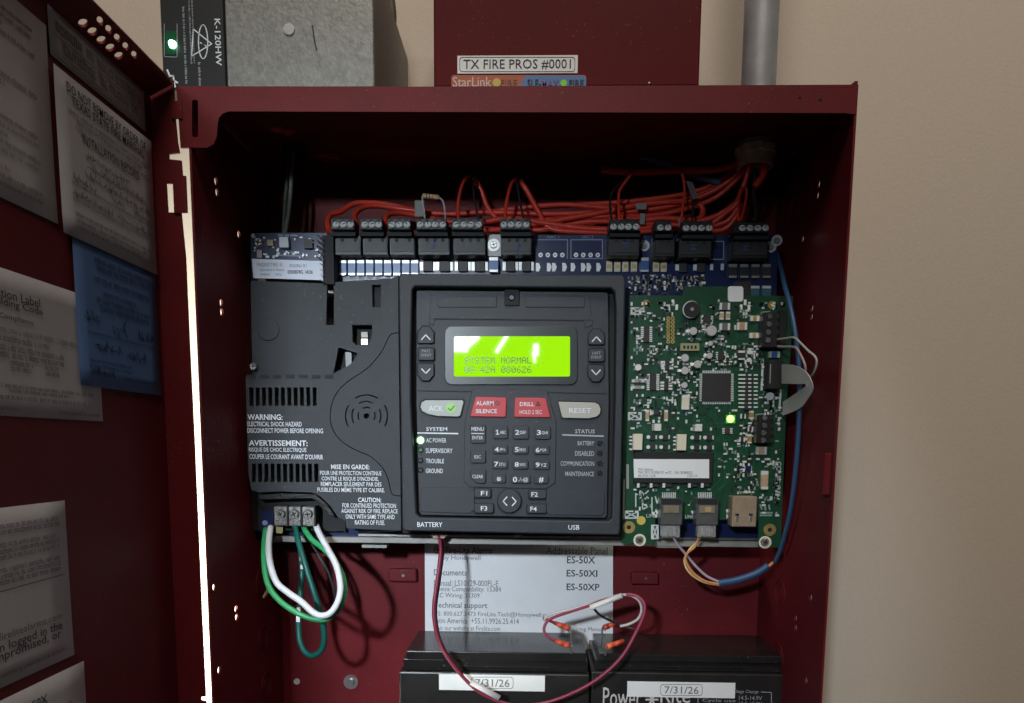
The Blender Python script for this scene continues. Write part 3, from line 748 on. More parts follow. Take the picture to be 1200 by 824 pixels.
for k in range(4):
    x0 = 854+13.2*k; chipcap(x0, 310, x0+10, 325, YM, .0026, chip, mat('dull_tin_%d' % k, (.35,.35,.34), .4, .6), bb, name='resistor')
for x0 in (880,893.5): fbox('resistor', x0, 336, x0+10, 348, YM-.002, .002, mat('teal_part_%d' % x0, (.04,.12,.16), .4), bb); fbox('solder_pad', x0, 335, x0+10, 338, YM-.0022, .0022, silk, bb)
fbox('regulator', 861, 330, 880, 346, YM-.003, .003, chip, bb)
# small left sub-board with white serial sticker
sb = thing('power_supply_board', 'small blue board strip with a white serial sticker at the upper left', 'circuit board', at(337, 310, .553))
plate('board', [(293.5,273),(383,273),(382,312),(294,310)], .5525, .0016, pcbb, sb)
s = plate('serial_sticker', [(295,303.3),(378.5,306),(379.5,328.5),(297,325.8)], .5455, .0003, mat('bluish_sticker', (.66,.72,.84), .5), sb)
YS = .5455
txt('FW02NXST9831 R1', 301, 308, 331, 312.6, YS, inkg, s); txt('EV62961 R1', 339.5, 309.5, 359, 313.3, YS, inkg, s)
txt('Assembled in Mexico', 304.5, 314.6, 333, 317.8, YS, inkg, s); txt('0000874G 14/26', 337, 316.5, 366.5, 321, YS, ink, s, .01); txt('94482H', 305, 320.3, 316, 323, YS, inkg, s); txt('0916', 323, 320.5, 330, 323.3, YS, inkg, s)
screw_head(303.5, 284.5, .552, 6.0, sb)
screw_head(297, 277, .552, 3.0, sb, m=steel)
fbox('relay', 313, 281, 320, 288, .5495, .003, tan, sb); fbox('header', 327, 277.5, 338, 290, .5475, .005, mat('pale_plastic', (.62,.64,.66), .5), sb, bevel=.0003)
fbox('regulator', 356, 280, 366, 291, .5495, .003, chip, sb); fbox('capacitor', 301, 293, 307, 302, .5495, .003, mat('pink_part', (.42,.34,.34), .5), sb)
strokes('printed_text', [[(326,275.6),(331,275.8)],[(334,275.8),(338,275.9)],[(341,275.8),(348,276)],[(327,299),(352,300)],[(341,296),(350,296.5)]], 2, .5522, bsilk, sb)
pins = MB()
for k in range(9):
    y = 276+6.2*k; A = at(372, y, .549); B = at(379, y+4.5, .542); pins.cyl(A, (B-A), .0006, (B-A).length, 6)
pins.build('pin_row', silver, sb)
fbox('pin_header', 378, 276, 391, 333, .5445, .012, dark, sb)
Rn = random.Random(5)
mb = MB()
for k in range(46):
    x = Rn.uniform(297, 374); y = Rn.uniform(276, 301); 
    a, b = pbox(x, y, x+Rn.uniform(1.5,3), y+Rn.uniform(1.2,2.6), .5515, .001); mb.box(a, b)
o = mb.build('small_components', pads, sb); o['kind'] = 'stuff'
# scatter of tiny parts on the main board right of the keypad
for m_, n_, sd in ((pads,34,1),(rail,40,2),(chip,44,3)):
    Rn = random.Random(sd); mb = MB()
    for k in range(n_):
        x = 738+ (k % 12)*7.6+Rn.uniform(-2,2); y = 323+(k//12)*6+Rn.uniform(-1.5,1.5)
        if x > 860: continue
        w_, h_ = (Rn.uniform(2,3.4), Rn.uniform(3,5.5)) if Rn.random() < .6 else (Rn.uniform(3.5,5.5), Rn.uniform(2,3))
        a, b = pbox(x, y, x+w_, y+h_, YM-.0012, .0012); mb.box(a, b)
    o = mb.build('small_components', m_, bb); o['kind'] = 'stuff'
# end-of-line resistor over the fourth block
er = thing('end_resistor', 'tan banded resistor with looped leads over a terminal block', 'resistor', at(505, 258, .54))
A = at(495.5, 229.5, .538); B = at(514.5, 231.5, .538)
mb = MB(); mb.cyl(A, B-A, 2.6*mpp(.538), (B-A).length, 14); mb.build('body', mat('resistor_body', (.52,.38,.20), .45), er, smooth=True)
for t, cc in ((.22,(.25,.09,.03)),(.4,(.05,.03,.02)),(.58,(.45,.12,.03)),(.82,(.5,.36,.08))):
    MB().cyl(A+(B-A)*t, B-A, 2.75*mpp(.538), .0008, 14).build('colour_band', mat('band_%d' % (t*100), cc, .45), er)
wire('lead', [(495.5,229.7,.538),(495,234,.538),(497,246,.538),(498,258,.541)], .9, wgry, parent=er)
wire('lead', [(514.5,231.7,.538),(518.5,235,.538),(521,245,.538),(522,258,.541)], .9, wgry, parent=er)

# ------------------------------------------------------------------ black cover with the keypad
kc = thing('keypad_cover', 'black moulded control cover with lit keypad, warning lettering and vents', 'control panel', at(520, 625, .55))
# lower level plate
lowp = [(293.5,329.5),(298,329),(383,332),(383,331),(462,326),(462,350),(445,395),(430,445),(380,446),(296,444),(294.5,400)]
plate('lower_plate', lowp, .5465, .003, blk, kc, bevel=.0004,
      holes=[[(383.5,334),(391,334),(391,381),(382,381)], [(436,334),(446,334),(445.5,360),(436.5,360)], [(413,381),(436,381),(435,399),(430,404.5),(417,404.5),(413,400)], [(397,407),(419,413.5),(410,430),(390,438.5)]])
c = at(314.5, 386, .5463); MB().cyl(c, (0,-1,0), 13*mpp(.546), .0004, 32, 12.3*mpp(.546)).build('cover_boss', blk, kc, smooth=False)
fbox('jumper_body', 411, 379, 438, 407, .556, .003, dark, kc)
for y0, y1, m_ in ((389,395.5,cream),(397,404,pads)): fbox('jumper_pin', 423.3, y0, 431, y1, .5535, .003, m_, kc)
fbox('fuse_holder', 385, 404, 424, 442, .5575, .002, dark, kc)
p = fbox('fuse_clip', 405, 412, 412, 433, .5535, .003, mat('tarnished_clip', (.10,.10,.10), .4, .6), kc)
fbox('slot_backing', 433, 330, 450, 364, .5515, .002, dark, kc)  # dark block added to blacken the view through the slot
strokes('clip_edge', [[(386,437),(391,404),(422,414)]], 1.6, .5462, blk2, kc)
# side screw
screw_head(297, 430, .5445, 5.2, kc, m=steel)
# raised level: curved shoulder, vents, speaker grille
cov = [(466.5,322)]+smooth_pts([(461,326),(452,350),(442,381),(430,406),(414,424),(396,435),(385,440.5)], 4)+[(378,441.5),(288,441.5),(288.5,470),(289.5,505),(291,555),(294.5,574),(303,577),(330,576),(366,577),(376,582),(388,594),(396,606),(405,610),(406,619),(470,622)]
holes = []
for k in range(11):
    x = 292+7.42*k; holes.append([(x,454),(x+4.7,454),(x+4.9,475.5),(x+.3,475.5)])
    x = 295+7.32*k; holes.append([(x,543.5),(x+4.7,543.5),(x+4.9,565),(x+.3,565)])
SX, SY = 429.5, 487.5
for r_, h_ in ((24.5,32),(17,30),(10,28)):
    for a0 in (0, 180, 270):
        if a0 == 270: holes.append(arcband(SX, SY, r_, 1.5, 270-h_, 270+h_))
        else: holes.append(arcband(SX, SY, r_, 1.5, a0-h_*.95, a0+h_*.95))
holes.append(circ(SX, SY, 3.4, 14))
gro = smooth_pts([(467,390),(459,391.5),(454,398),(446,414),(430,432),(412,444),(398,456),(390,470),(387,487),(390,503),(400,517),(416,527),(434,535),(448,548),(455,562),(458,576),(462,580.5),(469.5,581)], 4)
gl = band(gro, 1.0); nh = len(gro); sideA, sideB = gl[:nh], gl[nh:][::-1]
mean = lambda L: sum(p[0] for p in L)/len(L)
inner, outer_ = (sideA, sideB) if mean(sideA) > mean(sideB) else (sideB, sideA)
cut = cov[:-1]+[(470,622)]
plate('shoulder_cover', cut+outer_[::-1], YC, .004, blk, kc, holes=[h for h in holes if min(p[0] for p in h) < 385 and max(p[0] for p in h) < 385])
plate('speaker_cover', inner+[(469.5,575),(468,480)], YC, .004, blk, kc, holes=[h for h in holes if max(p[0] for p in h) > 385])
fbox('inner_baffle', 296, 446, 462, 574, YC+.0075, .002, dark, kc)
fbox('inner_baffle', 405, 574, 462, 617, YC+.0075, .002, dark, kc)
# vent lip notches along the upper edge
for k in range(7): fbox('vent_notch', 289.5+15.2*k, 439.2, 299+15.2*k, 443.2, YC-.0006, .0006, dark, kc)
# warning lettering
def ct(b, x0, y0, x1, y1, bold=.006): txt(b, x0, y0, x1, y1, YC, whitep, kc, bold)
for a in (('WARNING:',290,485.5,331,492.2,.02),('ELECTRICAL SHOCK HAZARD',290,494.3,353.5,499.8),('DISCONNECT POWER BEFORE OPENING',290,502,378.5,507.6),
          ('AVERTISSEMENT:',291.7,516,360.5,522.7,.02),('RISQUE DE CHOC ELECTRIQUE',291.7,524.7,359,530.3),("COUPER LE COURANT AVANT D'OUVRIR",292.3,532.4,378.5,538.2),
          ('MISE EN GARDE:',388,544.5,433,550,.014),('POUR UNE PROTECTION CONTINUE',375,552,447,557),("CONTRE LE RISQUE D'INCENDIE,",377,558.6,443.7,564.3),
          ('REMPLACER SEULEMENT PAR DES',376,565,447,570),('FUSIBLES DU MÊME TYPE ET CALIBRE.',372,570.5,450.7,576.7),('CAUTION:',419.6,583.2,446.7,588.7,.016),
          ('FOR CONTINUED PROTECTION',401.3,590,464,595.3),('AGAINST RISK OF FIRE, REPLACE',400,596.5,466,602.2),('ONLY WITH SAME TYPE AND',405,603,462.5,608.3),('RATING OF FUSE.',416,609.8,451,615.2)):
    ct(*a)
# keypad frame
fo = [(467,324),(470,320.5),(729,322),(733,326),(727,624),(724,627.5),(474,622.5),(471,619)]
fi = [(483,339),(486.5,335.5),(716,337.5),(720.5,341.5),(722,360),(721,470),(717.5,607),(713,611),(491.5,606.5),(487.5,602),(481.5,470),(481.5,410)]
plate('keypad_frame', fo, YK, .012, blk, kc, holes=[fi], bevel=.0012)
plate('frame_skirt', [(469,323),(732,325),(727,629),(472,625)], YK+.0122, .012, dark, kc)
txt('BATTERY', 489, 612, 518.5, 617.6, YK, whitep, kc, .006); txt('USB', 666, 615.3, 679, 620.8, YK, whitep, kc, .006)
# keypad face
fc = [(487.5,342),(489,340),(711,342),(713,344),(714,470),(711.5,604),(709,607.5),(494,604),(490.5,600),(487.5,470)]
face = plate('keypad_face', fc, YP, .003, blk2, kc, bevel=.0006)
# top relief
plate('relief_band', [(505,344),(690,346),(694,372),(695,381),(686,384),(684,376),(510,374),(508,381),(503,379),(504,360)], YP-.0007, .0006, blk2, face, bevel=.0002)
plate('relief_step', [(504.5,367),(694.5,369),(695,375),(504,373)], YP-.0011, .0004, blk2, face)
for x0, x1 in ((513,582),(616,685)): plate('recess_panel', rr(x0,347,x1,360,2), YP-.0014, .0007, blk2, face, bevel=.0002)
s = plate('latch_socket', rr(591,339.5,608.5,358,1.5), YP-.0022, .0014, dark, face, bevel=.0002)
screw_head(599.5, 349, YP-.0023, 3.6, s, m=mat('dark_screw', (.06,.06,.07), .4, .8))
plate('display_surround', rr(521,382,677,451,9), YP-.0014, .0012, lcdb, face, bevel=.0004)
disp = plate('display', rr(532,394.2,668,441.3,2), YP-.0017, .0006, lcdm, face)
# dot-matrix characters
GL = {'S':'01111 10000 10000 01110 00001 00001 11110','Y':'10001 10001 01010 00100 00100 00100 00100','T':'11111 00100 00100 00100 00100 00100 00100','E':'11111 10000 10000 11110 10000 10000 11111',
 'M':'10001 11011 10101 10101 10001 10001 10001','N':'10001 11001 10101 10011 10001 10001 10001','O':'01110 10001 10001 10001 10001 10001 01110','R':'11110 10001 10001 11110 10100 10010 10001',
 'A':'01110 10001 10001 11111 10001 10001 10001','L':'10000 10000 10000 10000 10000 10000 11111','0':'01110 10001 10011 10101 11001 10001 01110','8':'01110 10001 10001 01110 10001 10001 01110',
 ':':'00000 00100 00100 00000 00100 00100 00000','4':'00010 00110 01010 10010 11111 00010 00010','2':'01110 10001 00001 00110 01000 10000 11111','6':'00110 01000 10000 11110 10001 10001 01110'}
for row, (line, x0, yb) in enumerate((('SYSTEM NORMAL',544.3,418.6),('08:42A 080626',544.3,429.4))):
    for i, chh in enumerate(line):
        if chh == ' ': continue
        mb = MB(); Yd = YP-.0017-.0002
        for r_, bits in enumerate(GL[chh].split()):
            for q, bit in enumerate(bits):
                if bit == '1':
                    x = x0+i*6.12+q*1.0; y = yb+r_*1.07
                    mb.quad(at(x,y,Yd), at(x,y+1.06,Yd), at(x+1.02,y+1.06,Yd), at(x+1.02,y,Yd))
        mb.build('character', lcdt, disp)
# buttons
def button(name, pts, m=blk3, t=.0026, Y=None, bevel=.0005):
    Y = (YP-.0026) if Y is None else Y
    return plate(name, pts, Y, t, m, face, bevel=bevel)
YB_ = YP-.0026
def key(x0, y0, x1, y1, r=3, name='key', Y=None): return button(name, rr(x0+.6,y0+.6,x1-.6,y1-.6,r), Y=Y)
# dark wells round the keys
def well(pts): return plate('key_well', pts, YP-.0004, .0003, dark, face)
plate('centre_plate', [(553,457.5),(555,455.5),(640,457),(642,459),(652,495),(651,566),(640,573),(551,571),(543.5,564),(544.5,495)], YP-.0010, .0009, blk2, face, bevel=.0004)
plate('rule_groove', band([(489,458),(553,459)], 1.2), YP-.0003, .0002, dark, face)
plate('rule_groove', band([(642,460),(711,461.5)], 1.2), YP-.0003, .0002, dark, face)
plate('corner_panel', [(493,573),(496,571),(548,572),(556,576),(556,598),(550,602),(494,600),(491.5,596)], YP-.0008, .0007, blk2, face, bevel=.0004)
plate('corner_panel', [(640,576),(646,574),(706,575),(709,578),(708,601),(704,604.5),(645,603.5),(640,600)], YP-.0008, .0007, blk2, face, bevel=.0004)
def arrowbtn(cx, y0, y1, upw):
    x0, x1 = cx-9.5, cx+9.5
    P = [(x0+1,y1-1),(x0,y1-3),(x0,y0+7),(cx-4,y0),(cx+4,y0),(x1,y0+7),(x1,y1-3),(x1-1,y1-1)] if upw else [(x0+1,y0+1),(x1-1,y0+1),(x1,y0+3),(x1,y1-7),(cx+4,y1),(cx-4,y1),(x0,y1-7),(x0,y0+3)]
    well([(cx+(x-cx)*1.12, (y0+y1)/2+(y-(y0+y1)/2)*1.12) for x, y in P])
    b = button('arrow_button', P)
    yc = (y0+y1)/2
    yc += 2 if upw else -1
    strokes('arrow_mark', [[(cx-5,yc+3),(cx,yc-2.6),(cx+5,yc+3)] if upw else [(cx-5,yc-2.6),(cx,yc+3),(cx+5,yc-2.6)]], 1.3, YB_-.0003, whitep, b)
arrowbtn(499, 382.5, 403.5, True); arrowbtn(499, 425, 446.5, False)
arrowbtn(699, 385.5, 405, True); arrowbtn(698.5, 427, 447.5, False)
for x0, y0, x1, y1, w1, yy in ((489.5,407.5,509.5,423,'PAST',409.6),(689,408.5,709,424.5,'LAST',412)):
    well(rr(x0-.4,y0-.4,x1+1,y1+1.2,2.5)); b = key(x0, y0, x1, y1, 2.2, 'event_button')
    xm = (x0+x1)/2; txt(w1, xm-5, yy, xm+5, yy+3.4, YB_, greyp, b, .01); txt('EVENT', xm-6, yy+5, xm+6, yy+8.4, YB_, greyp, b, .01)
# big action buttons
P = [(541.5,469),(543.5,471),(539.5,487),(537,488.5),(513,487.8),(501,485.5),(494.5,482),(492.5,477),(494,471.5),(499,469)]
well([(517+(x-517)*1.06, 479+(y-479)*1.16) for x, y in P]); b = button('acknowledge_button', P, bgrey)
txt('ACK', 502.5, 475.3, 519, 482, YB_, whitep, b, .01)
c = at(528.5, 478.2, YB_-.0001); MB().cyl(c, (0,-1,0), 6*mpp(YB_), .00015, 24).build('printed_disc', mat('pale_green_print', (.36,.66,.20), .5), b)
strokes('tick_mark', [[(525.5,478.6),(528,481),(532.5,475.8)]], 1.3, YB_-.0004, mat('dark_green_print', (.03,.20,.02), .5), b)
P = [(557.5,465),(592.5,465.8),(593.6,467),(593,488),(591.5,489),(552,488.3),(551,487)]
well([(572+(x-572)*1.07, 477+(y-477)*1.15) for x, y in P]); b = button('silence_button', P, bred)
txt('ALARM', 558, 470, 578.5, 475, YB_, whitep, b, .014); txt('SILENCE', 557.5, 479.5, 582.3, 484.3, YB_, whitep, b, .014)
c = at(583, 472.5, YB_-.0002); MB().ring(c, (0,-1,0), 1.6*mpp(YB_), 2.6*mpp(YB_), .0001, 14).build('bell_mark', mat('dark_red_print', (.09,.02,.02), .5), b)
P = [(603.5,465.8),(638.5,466.2),(640,467.5),(645,488),(644,489.5),(603.5,489),(602.3,488)]
well([(623+(x-623)*1.07, 478+(y-478)*1.15) for x, y in P]); b = button('drill_button', P, bred)
txt('DRILL', 609.2, 471.3, 626, 476, YB_, whitep, b, .014); txt('HOLD 2 SEC', 609, 480.7, 635, 485.3, YB_, whitep, b)
strokes('bell_mark', [[(628.5,475),(630.5,471),(632.8,475),(628.5,475)]], 1.2, YB_-.0003, MAT['dark_red_print'], b)
P = [(654.5,470.8),(697,471.8),(701.5,474),(704,479),(703.5,484.5),(699.5,488.5),(690,490.5),(660.5,490),(658.6,489)]
well([(679+(x-679)*1.06, 480.5+(y-480.5)*1.16) for x, y in P]); b = button('reset_button', P, mat('warm_grey_button', (.43,.42,.37), .5))
txt('RESET', 667, 478.3, 693, 484.2, YB_, whitep, b, .008)
# keys
def kk(x0, y0, x1, y1, lab, sub=None, yl=None):
    well(rr(x0-.5,y0-.3,x1+.8,y1+1.2,3.2)); b = key(x0, y0, x1, y1, 2.6); ym = (y0+y1)/2
    if sub and lab == '1': strokes('lettering', [[(x0+4.4,ym-1.4),(x0+6.0,ym-2.6),(x0+6.0,ym+2.4)],[(x0+4.4,ym+2.4),(x0+7.6,ym+2.4)]], 1.15, YB_-.0003, whitep, b); txt(sub, x0+8.8, ym-1.7, x0+16, ym+2.0, YB_, whitep, b, .002)
    elif sub: txt(lab, x0+(4.6 if lab == '1' else 3.2), ym-2.9, x0+(7.4 if lab == '1' else 8.0), ym+2.7, YB_, whitep, b, .016); txt(sub, x0+8.8, ym-1.7, x0+16, ym+2.0, YB_, whitep, b, .002)
    return b
for (x0,y0,x1,y1), l, s in (((577,498,596,515),'1','ABC'),((600.5,498,620.5,515.5),'2','DEF'),((626,498.5,646,515.7),'3','GHI'),((576.5,521,596,532.7),'4','JKL'),((600,521,620,533),'5','MNO'),((624.5,521.5,645,533.5),'6','PQR'),
    ((576,538,596,550.3),'7','STU'),((600,538.3,620,550.7),'8','VWX'),((624.5,538.8,645,551),'9','YZ')): kk(x0,y0,x1,y1,l,s)
b = kk(576,555,593.5,567,''); strokes('star_mark', [[(582.5,561.5),(587,561.5)],[(583.5,559.5),(586,563.5)],[(586,559.5),(583.5,563.5)]], 1.3, YB_-.0003, whitep, b)
b = kk(598,555.5,622.5,567.5,'0'); txt('0', 601, 558.8, 606, 565.2, YB_, whitep, b, .016); txt('./-@', 607.5, 559.5, 619, 565.2, YB_, whitep, b)
b = kk(625,556,643.5,567.7,'#'); txt('#', 631.5, 559.2, 637, 565.8, YB_, whitep, b, .01)
b = kk(550.5,497,570,520.3,''); txt('MENU', 552.5, 500.6, 567, 505, YB_, whitep, b, .008); txt('ENTER', 553.5, 511, 566, 515, YB_, whitep, b); strokes('printed_rule', [[(552.5,508),(567,508.2)]], .9, YB_-.0003, whitep, b)
b = kk(550.5,526.5,570,543.5,''); txt('ESC', 556, 533.6, 563.5, 537.3, YB_, whitep, b, .004)
P = [(553,549.5),(568,549.7),(569.6,551.5),(569.5,565),(567.5,566.7),(558.5,566.5),(551,559.5),(551,551.5)]
well([(560+(x-560)*1.1, 558+(y-558)*1.12) for x, y in P]); b = button('key', P); txt('CLEAR', 553.5, 556.5, 566, 560.5, YB_, whitep, b, .004)
for x0,y0,x1,y1,l,tx in ((555,572,576,584,'F1',563.5),(555,589.5,579,602,'F3',563.5),(619,573.5,641,585.3,'F2',622.8),(617,590.5,641,602.3,'F4',621.5)):
    b = kk(x0,y0,x1,y1,''); ym = (y0+y1)/2; txt(l, tx, ym-2.6, tx+7.5, ym+2.7, YB_, whitep, b, .012)
well(circ(597.2,587.5,15.2,28)); b = button('round_key', circ(597,587.3,13.8,28))
strokes('arrow_mark', [[(594,582.5),(589.5,587.5),(594,592.3)],[(600.3,582.8),(604.8,587.8),(600.3,592.6)]], 1.3, YB_-.0003, whitep, b)
# status lettering and lamps
def ft(b_, x0, y0, x1, y1, bold=.004, m=whitep): txt(b_, x0, y0, x1, y1, YP, m, face, bold)
ft('SYSTEM',499.5,500.7,524,505,.014); ft('AC POWER',499.5,513.5,523,518.7); ft('SUPERVISORY',499,525.5,530.3,531); ft('TROUBLE',499,537.7,520.3,543); ft('GROUND',499,549.2,519,554.6)
sl2 = mat('dim_white_print', (.45,.47,.50), .6)
ft('STATUS',674,503.3,697,508,.014,sl2); ft('BATTERY',677,517,696.3,522,.004,sl2); ft('DISABLED',674,528.7,696.3,534.3,.004,sl2); ft('COMMUNICATION',657,540.6,696.3,546,.004,sl2); ft('MAINTENANCE',662.3,552.7,696,558,.004,sl2)
strokes('printed_rule', [[(489.5,507.4),(536.5,508.2)]], 1.5, YP-.0003, whitep, face)
strokes('printed_rule', [[(659.5,509.7),(707,511.2)]], 1.5, YP-.0003, sl2, face)
glow = mat('painted_halo_rim', (.01,.06,.015), .4, emit=(.03,.30,.03), estr=.6)  # rim emits faintly, imitating the halo round the lit lamp
def lamp(x, y, m, r=3.2):
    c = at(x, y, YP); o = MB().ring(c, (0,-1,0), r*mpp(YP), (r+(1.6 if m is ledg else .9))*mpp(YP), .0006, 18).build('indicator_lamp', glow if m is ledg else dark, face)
    MB().cyl(c, (0,-1,0), r*mpp(YP), .0010, 16, r*.7*mpp(YP)).build('lens', m, o, smooth=True)
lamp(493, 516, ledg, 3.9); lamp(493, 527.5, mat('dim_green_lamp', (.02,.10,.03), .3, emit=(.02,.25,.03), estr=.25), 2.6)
for y in (539.5, 551): lamp(493, y, ledoff, 2.6)
for y in (519.5, 531.2, 543, 554.7): lamp(703, y, ledoff, 2.4)
# connectors along the lower edge of the cover
for x0, x1, y0, y1, m_ in ((541,544,623,627,cream),(547,550,623,627,cream),(602,611,624,629.5,silver),(648,662,624,629,rail),(670,676,626,630,rail),(683,685,624.5,628,cream)):
    fbox('edge_connector', x0, y0, x1, y1, YM-.012, .008, m_, bb)

# ------------------------------------------------------------------ green communicator board
gbd = thing('communicator_board', 'green communicator circuit board right of the keypad', 'circuit board', at(825, 640, YG))
plate('board', [(737,346),(800,346.5),(802,335.5),(868,336),(868,346),(929.5,347),(927,410),(922,470),(918,560),(915,642),(889,641),(889,610),(768,608),(767,638),(728.5,637),(730,500),(735,400)], YG, .0016, pcbg, gbd,
      holes=[circ(892,357,2.6,12), circ(917.5,357,3,12)])
GB = YG
def g_chip(x0, y0, x1, y1, hgt=.0018, side='v', n=8, m=chip, pin=3.0, pm=None):
    o = fbox('chip', x0, y0, x1, y1, GB-hgt, hgt, m, gbd, bevel=.0002); mb = MB()
    for k in range(n):
        if 'v' in side:
            y = y0+(y1-y0)*(k+.5)/n; h = (y1-y0)/n*.32
            for a, b in ((x0-pin, x0), (x1, x1+pin)):
                mb.box(*pbox(a, y-h, b, y+h, GB-.0007, .0006))
        if 'h' in side:
            x = x0+(x1-x0)*(k+.5)/n; h = (x1-x0)/n*.32
            for a, b in ((y0-pin, y0), (y1, y1+pin)):
                mb.box(*pbox(x-h, a, x+h, b, GB-.0007, .0006))
    mb.build('pins', pm or pads, o); return o
def g_can(x, y, r, hgt=.005, m=pads):
    c = at(x, y, GB-hgt); R_ = r*mpp(GB)
    o = MB().cyl(c, (0,1,0), R_, hgt, 18).build('capacitor', silver, gbd, smooth=False)
    MB().cyl(c+Vector((0,-.00005,0)), (0,-1,0), R_*.9, .0002, 18).build('can_top', mat('can_top_%d_%d' % (x,y), (.55,.54,.53), .45, .4), o)
    fbox('base', x-r*1.12, y-r*1.05, x+r*.35, y+r*1.05, GB-.0014, .0014, dark, o)
    fbox('terminal', x-r*1.9, y-1.6, x-r*1.15, y+1.6, GB-.0008, .0008, pads, o)
def g_part(x0, y0, x1, y1, m, hgt=.0014, vertical=False, ends=pads, name='resistor'): chipcap(x0,y0,x1,y1,GB,hgt,m,ends,gbd,vertical,name)
# chips
g_chip(754.5,382.5,761,401,.0016,'v',8,pin=3.4); g_chip(761.5,438,769,457.5,.0016,'v',8,pin=3.6)
g_chip(823,437.5,856.5,470.5,.0016,'vh',16,pin=3.2,pm=silk)
g_chip(824,370,833,379.5,.0012,'v',4,pin=2.6); g_chip(841.5,412,848.5,422,.0012,'v',4,pin=2.4)
g_chip(779.5,422.5,784.5,433.5,.0016,'v',3,pin=4.5); g_chip(778.5,446.5,783.5,457.5,.0016,'v',3,pin=4.5)
g_chip(869,414,874,419,.0012,'v',3,pin=2); g_chip(873.5,546,880.5,552,.0012,'v',4,m=pcbb,pin=.8)
g_chip(849.5,501.5,855.5,508.5,.0012,'v',4,m=mat('brown_chip', (.05,.028,.025), .5),pin=3)
g_chip(766,481,773,486,.0014,'v',3,pin=2)
hd = fbox('pin_header', 874.5, 437, 881, 480.5, GB-.004, .004, chip, gbd)
mb = MB()
for k in range(9):
    y = 439.5+4.7*k
    for a, b in ((865.5,873.5),(877,880.5),(883.5,888)): mb.box(*pbox(a, y-.9, b, y+.9, GB-.0046 if a == 877 else GB-.0008, .0008))
mb.build('pins', pads, hd)
# round buzzer-like part
c = at(811, 362.5, GB-.006); o = MB().cyl(c, (0,1,0), 8.6*mpp(GB), .006, 28).build('inductor', dark, gbd, smooth=False)
MB().ring(c+Vector((-.0004,.001,0)), (0,1,0), 8.4*mpp(GB), 9.6*mpp(GB), .0006, 28).build('rim', silk, o); MB().cyl(c, (0,-1,0), 2*mpp(GB), .0006, 12).build('hub', rail, o)
for x, y, r in ((812.5,388,4.6),(834,387.5,6.2),(832.5,402.5,2.9),(802.8,419.5,4.6),(817.5,426.8,4.6),(802.8,434.3,4.6),(802.2,451.4,3.6),(831.5,416.8,3.6)): g_can(x, y, r)
# small round parts
for x, y, r in ((748,430.5,3.6),(902.5,464.5,4.4),(878.5,412.5,2.6),(878,421.8,2.5)):
    c = at(x, y, GB-.002); MB().cyl(c, (0,1,0), r*mpp(GB), .002, 16).build('solder_dome', pads, gbd, smooth=True)
# test pads 2 x 7
for k in range(7):
    for x in (783, 788.3):
        c = at(x, 373.3+4.55*k, GB-.0002); MB().ring(c, (0,-1,0), .9*mpp(GB), 2.3*mpp(GB), .0004, 12).build('plated_hole', gold, gbd)
# socket
s = fbox('socket', 797.5, 402.3, 819.5, 411, GB-.003, .003, mat('olive_socket', (.30,.31,.17), .5), gbd)
for k in range(4): fbox('contact', 802+4.4*k-1.2, 405, 802+4.4*k+1.2, 408.6, GB-.0033, .0004, dark, s)
# relays, opto couplers, diodes
for x0, y0 in ((742,508.5),(793.5,509)):
    o = fbox('relay', x0, y0, x0+11, y0+19, GB-.005, .005, cream, gbd, bevel=.0003)
    for k in range(4): fbox('leg', x0-4.5, y0+3.6+4.2*k-(1 if k < 3 else -1), x0-.8, y0+5.4+4.2*k-(1 if k < 3 else -1), GB-.0008, .0008, pads, o)
for x0, y0 in ((767,496.5),(815,497)):
    o = fbox('opto_coupler', x0, y0, x0+8, y0+8.5, GB-.0024, .0024, mat('white_part_%d' % x0, (.66,.66,.63), .5), gbd, bevel=.0002)
    for k in range(4): fbox('leg', x0-3, y0+1+2*k, x0-.2, y0+2*k+1.9, GB-.0007, .0007, silk, o)
for bx, by in ((758,508.5),(809.5,509)):
    for i in (0, 15):
        for j in (0, 11.7):
            o = fbox('diode', bx+i+4, by+j, bx+i+10, by+j+7.5, GB-.0016, .0016, chip, gbd, bevel=.0002)
            c = at(bx+i+1.8, by+j+3.8, GB-.0008); MB().cyl(c, (0,1,0), 2.2*mpp(GB), .0008, 12).build('solder_joint', pads, o, smooth=True)
            fbox('terminal', bx+i+10.3, by+j+1.5, bx+i+12, by+j+6, GB-.0008, .0008, silk, o)
# tantalum / tan / cream parts
g_part(799,463.5,808,479.5,cream,.002,True); g_part(887,523.5,898,533,tan,.0022); g_part(892,552.5,900.5,573,tan,.0024,True); g_part(756.5,481,761,493,tan,.0014,True); g_part(778.5,481,783,493,tan,.0014,True)
g_part(864.5,377.5,875,387,mat('peach_part', (.42,.26,.15), .5),.0016); g_part(880,370,889.5,376.5,cream,.0016); fbox('lens', 883, 370.5, 886.5, 376, GB-.0019, .0005, gold, gbd)
g_part(879,390,888.5,396.5,cream,.0016); fbox('lens', 882.3, 390.5, 885.8, 396, GB-.0019, .0005, tan, gbd)
for y in (354.5, 378.5): g_part(844,y,855,y+8.8,mat('grey_part_%d' % y, (.14,.13,.14), .45),.002)
for x0 in (843, 850.5): g_part(x0,366,x0+5.5,374,tan,.001,True)
for y in (444.5,452): g_part(741,y,754.5,y+4,rail,.001,False,silk)
g_part(877.5,482,883.5,490.5,gold,.0014,True); g_part(875.5,509.5,881,519,gold,.0014,True); g_part(865,411.5,873.5,421,chip,.0016,True); g_part(873.5,421.5,880.5,427,chip,.0012); g_part(868.5,484.5,873.5,491,chip,.001); g_part(877,499.5,882,506,chip,.001); g_part(867,512,872.5,518,chip,.001)
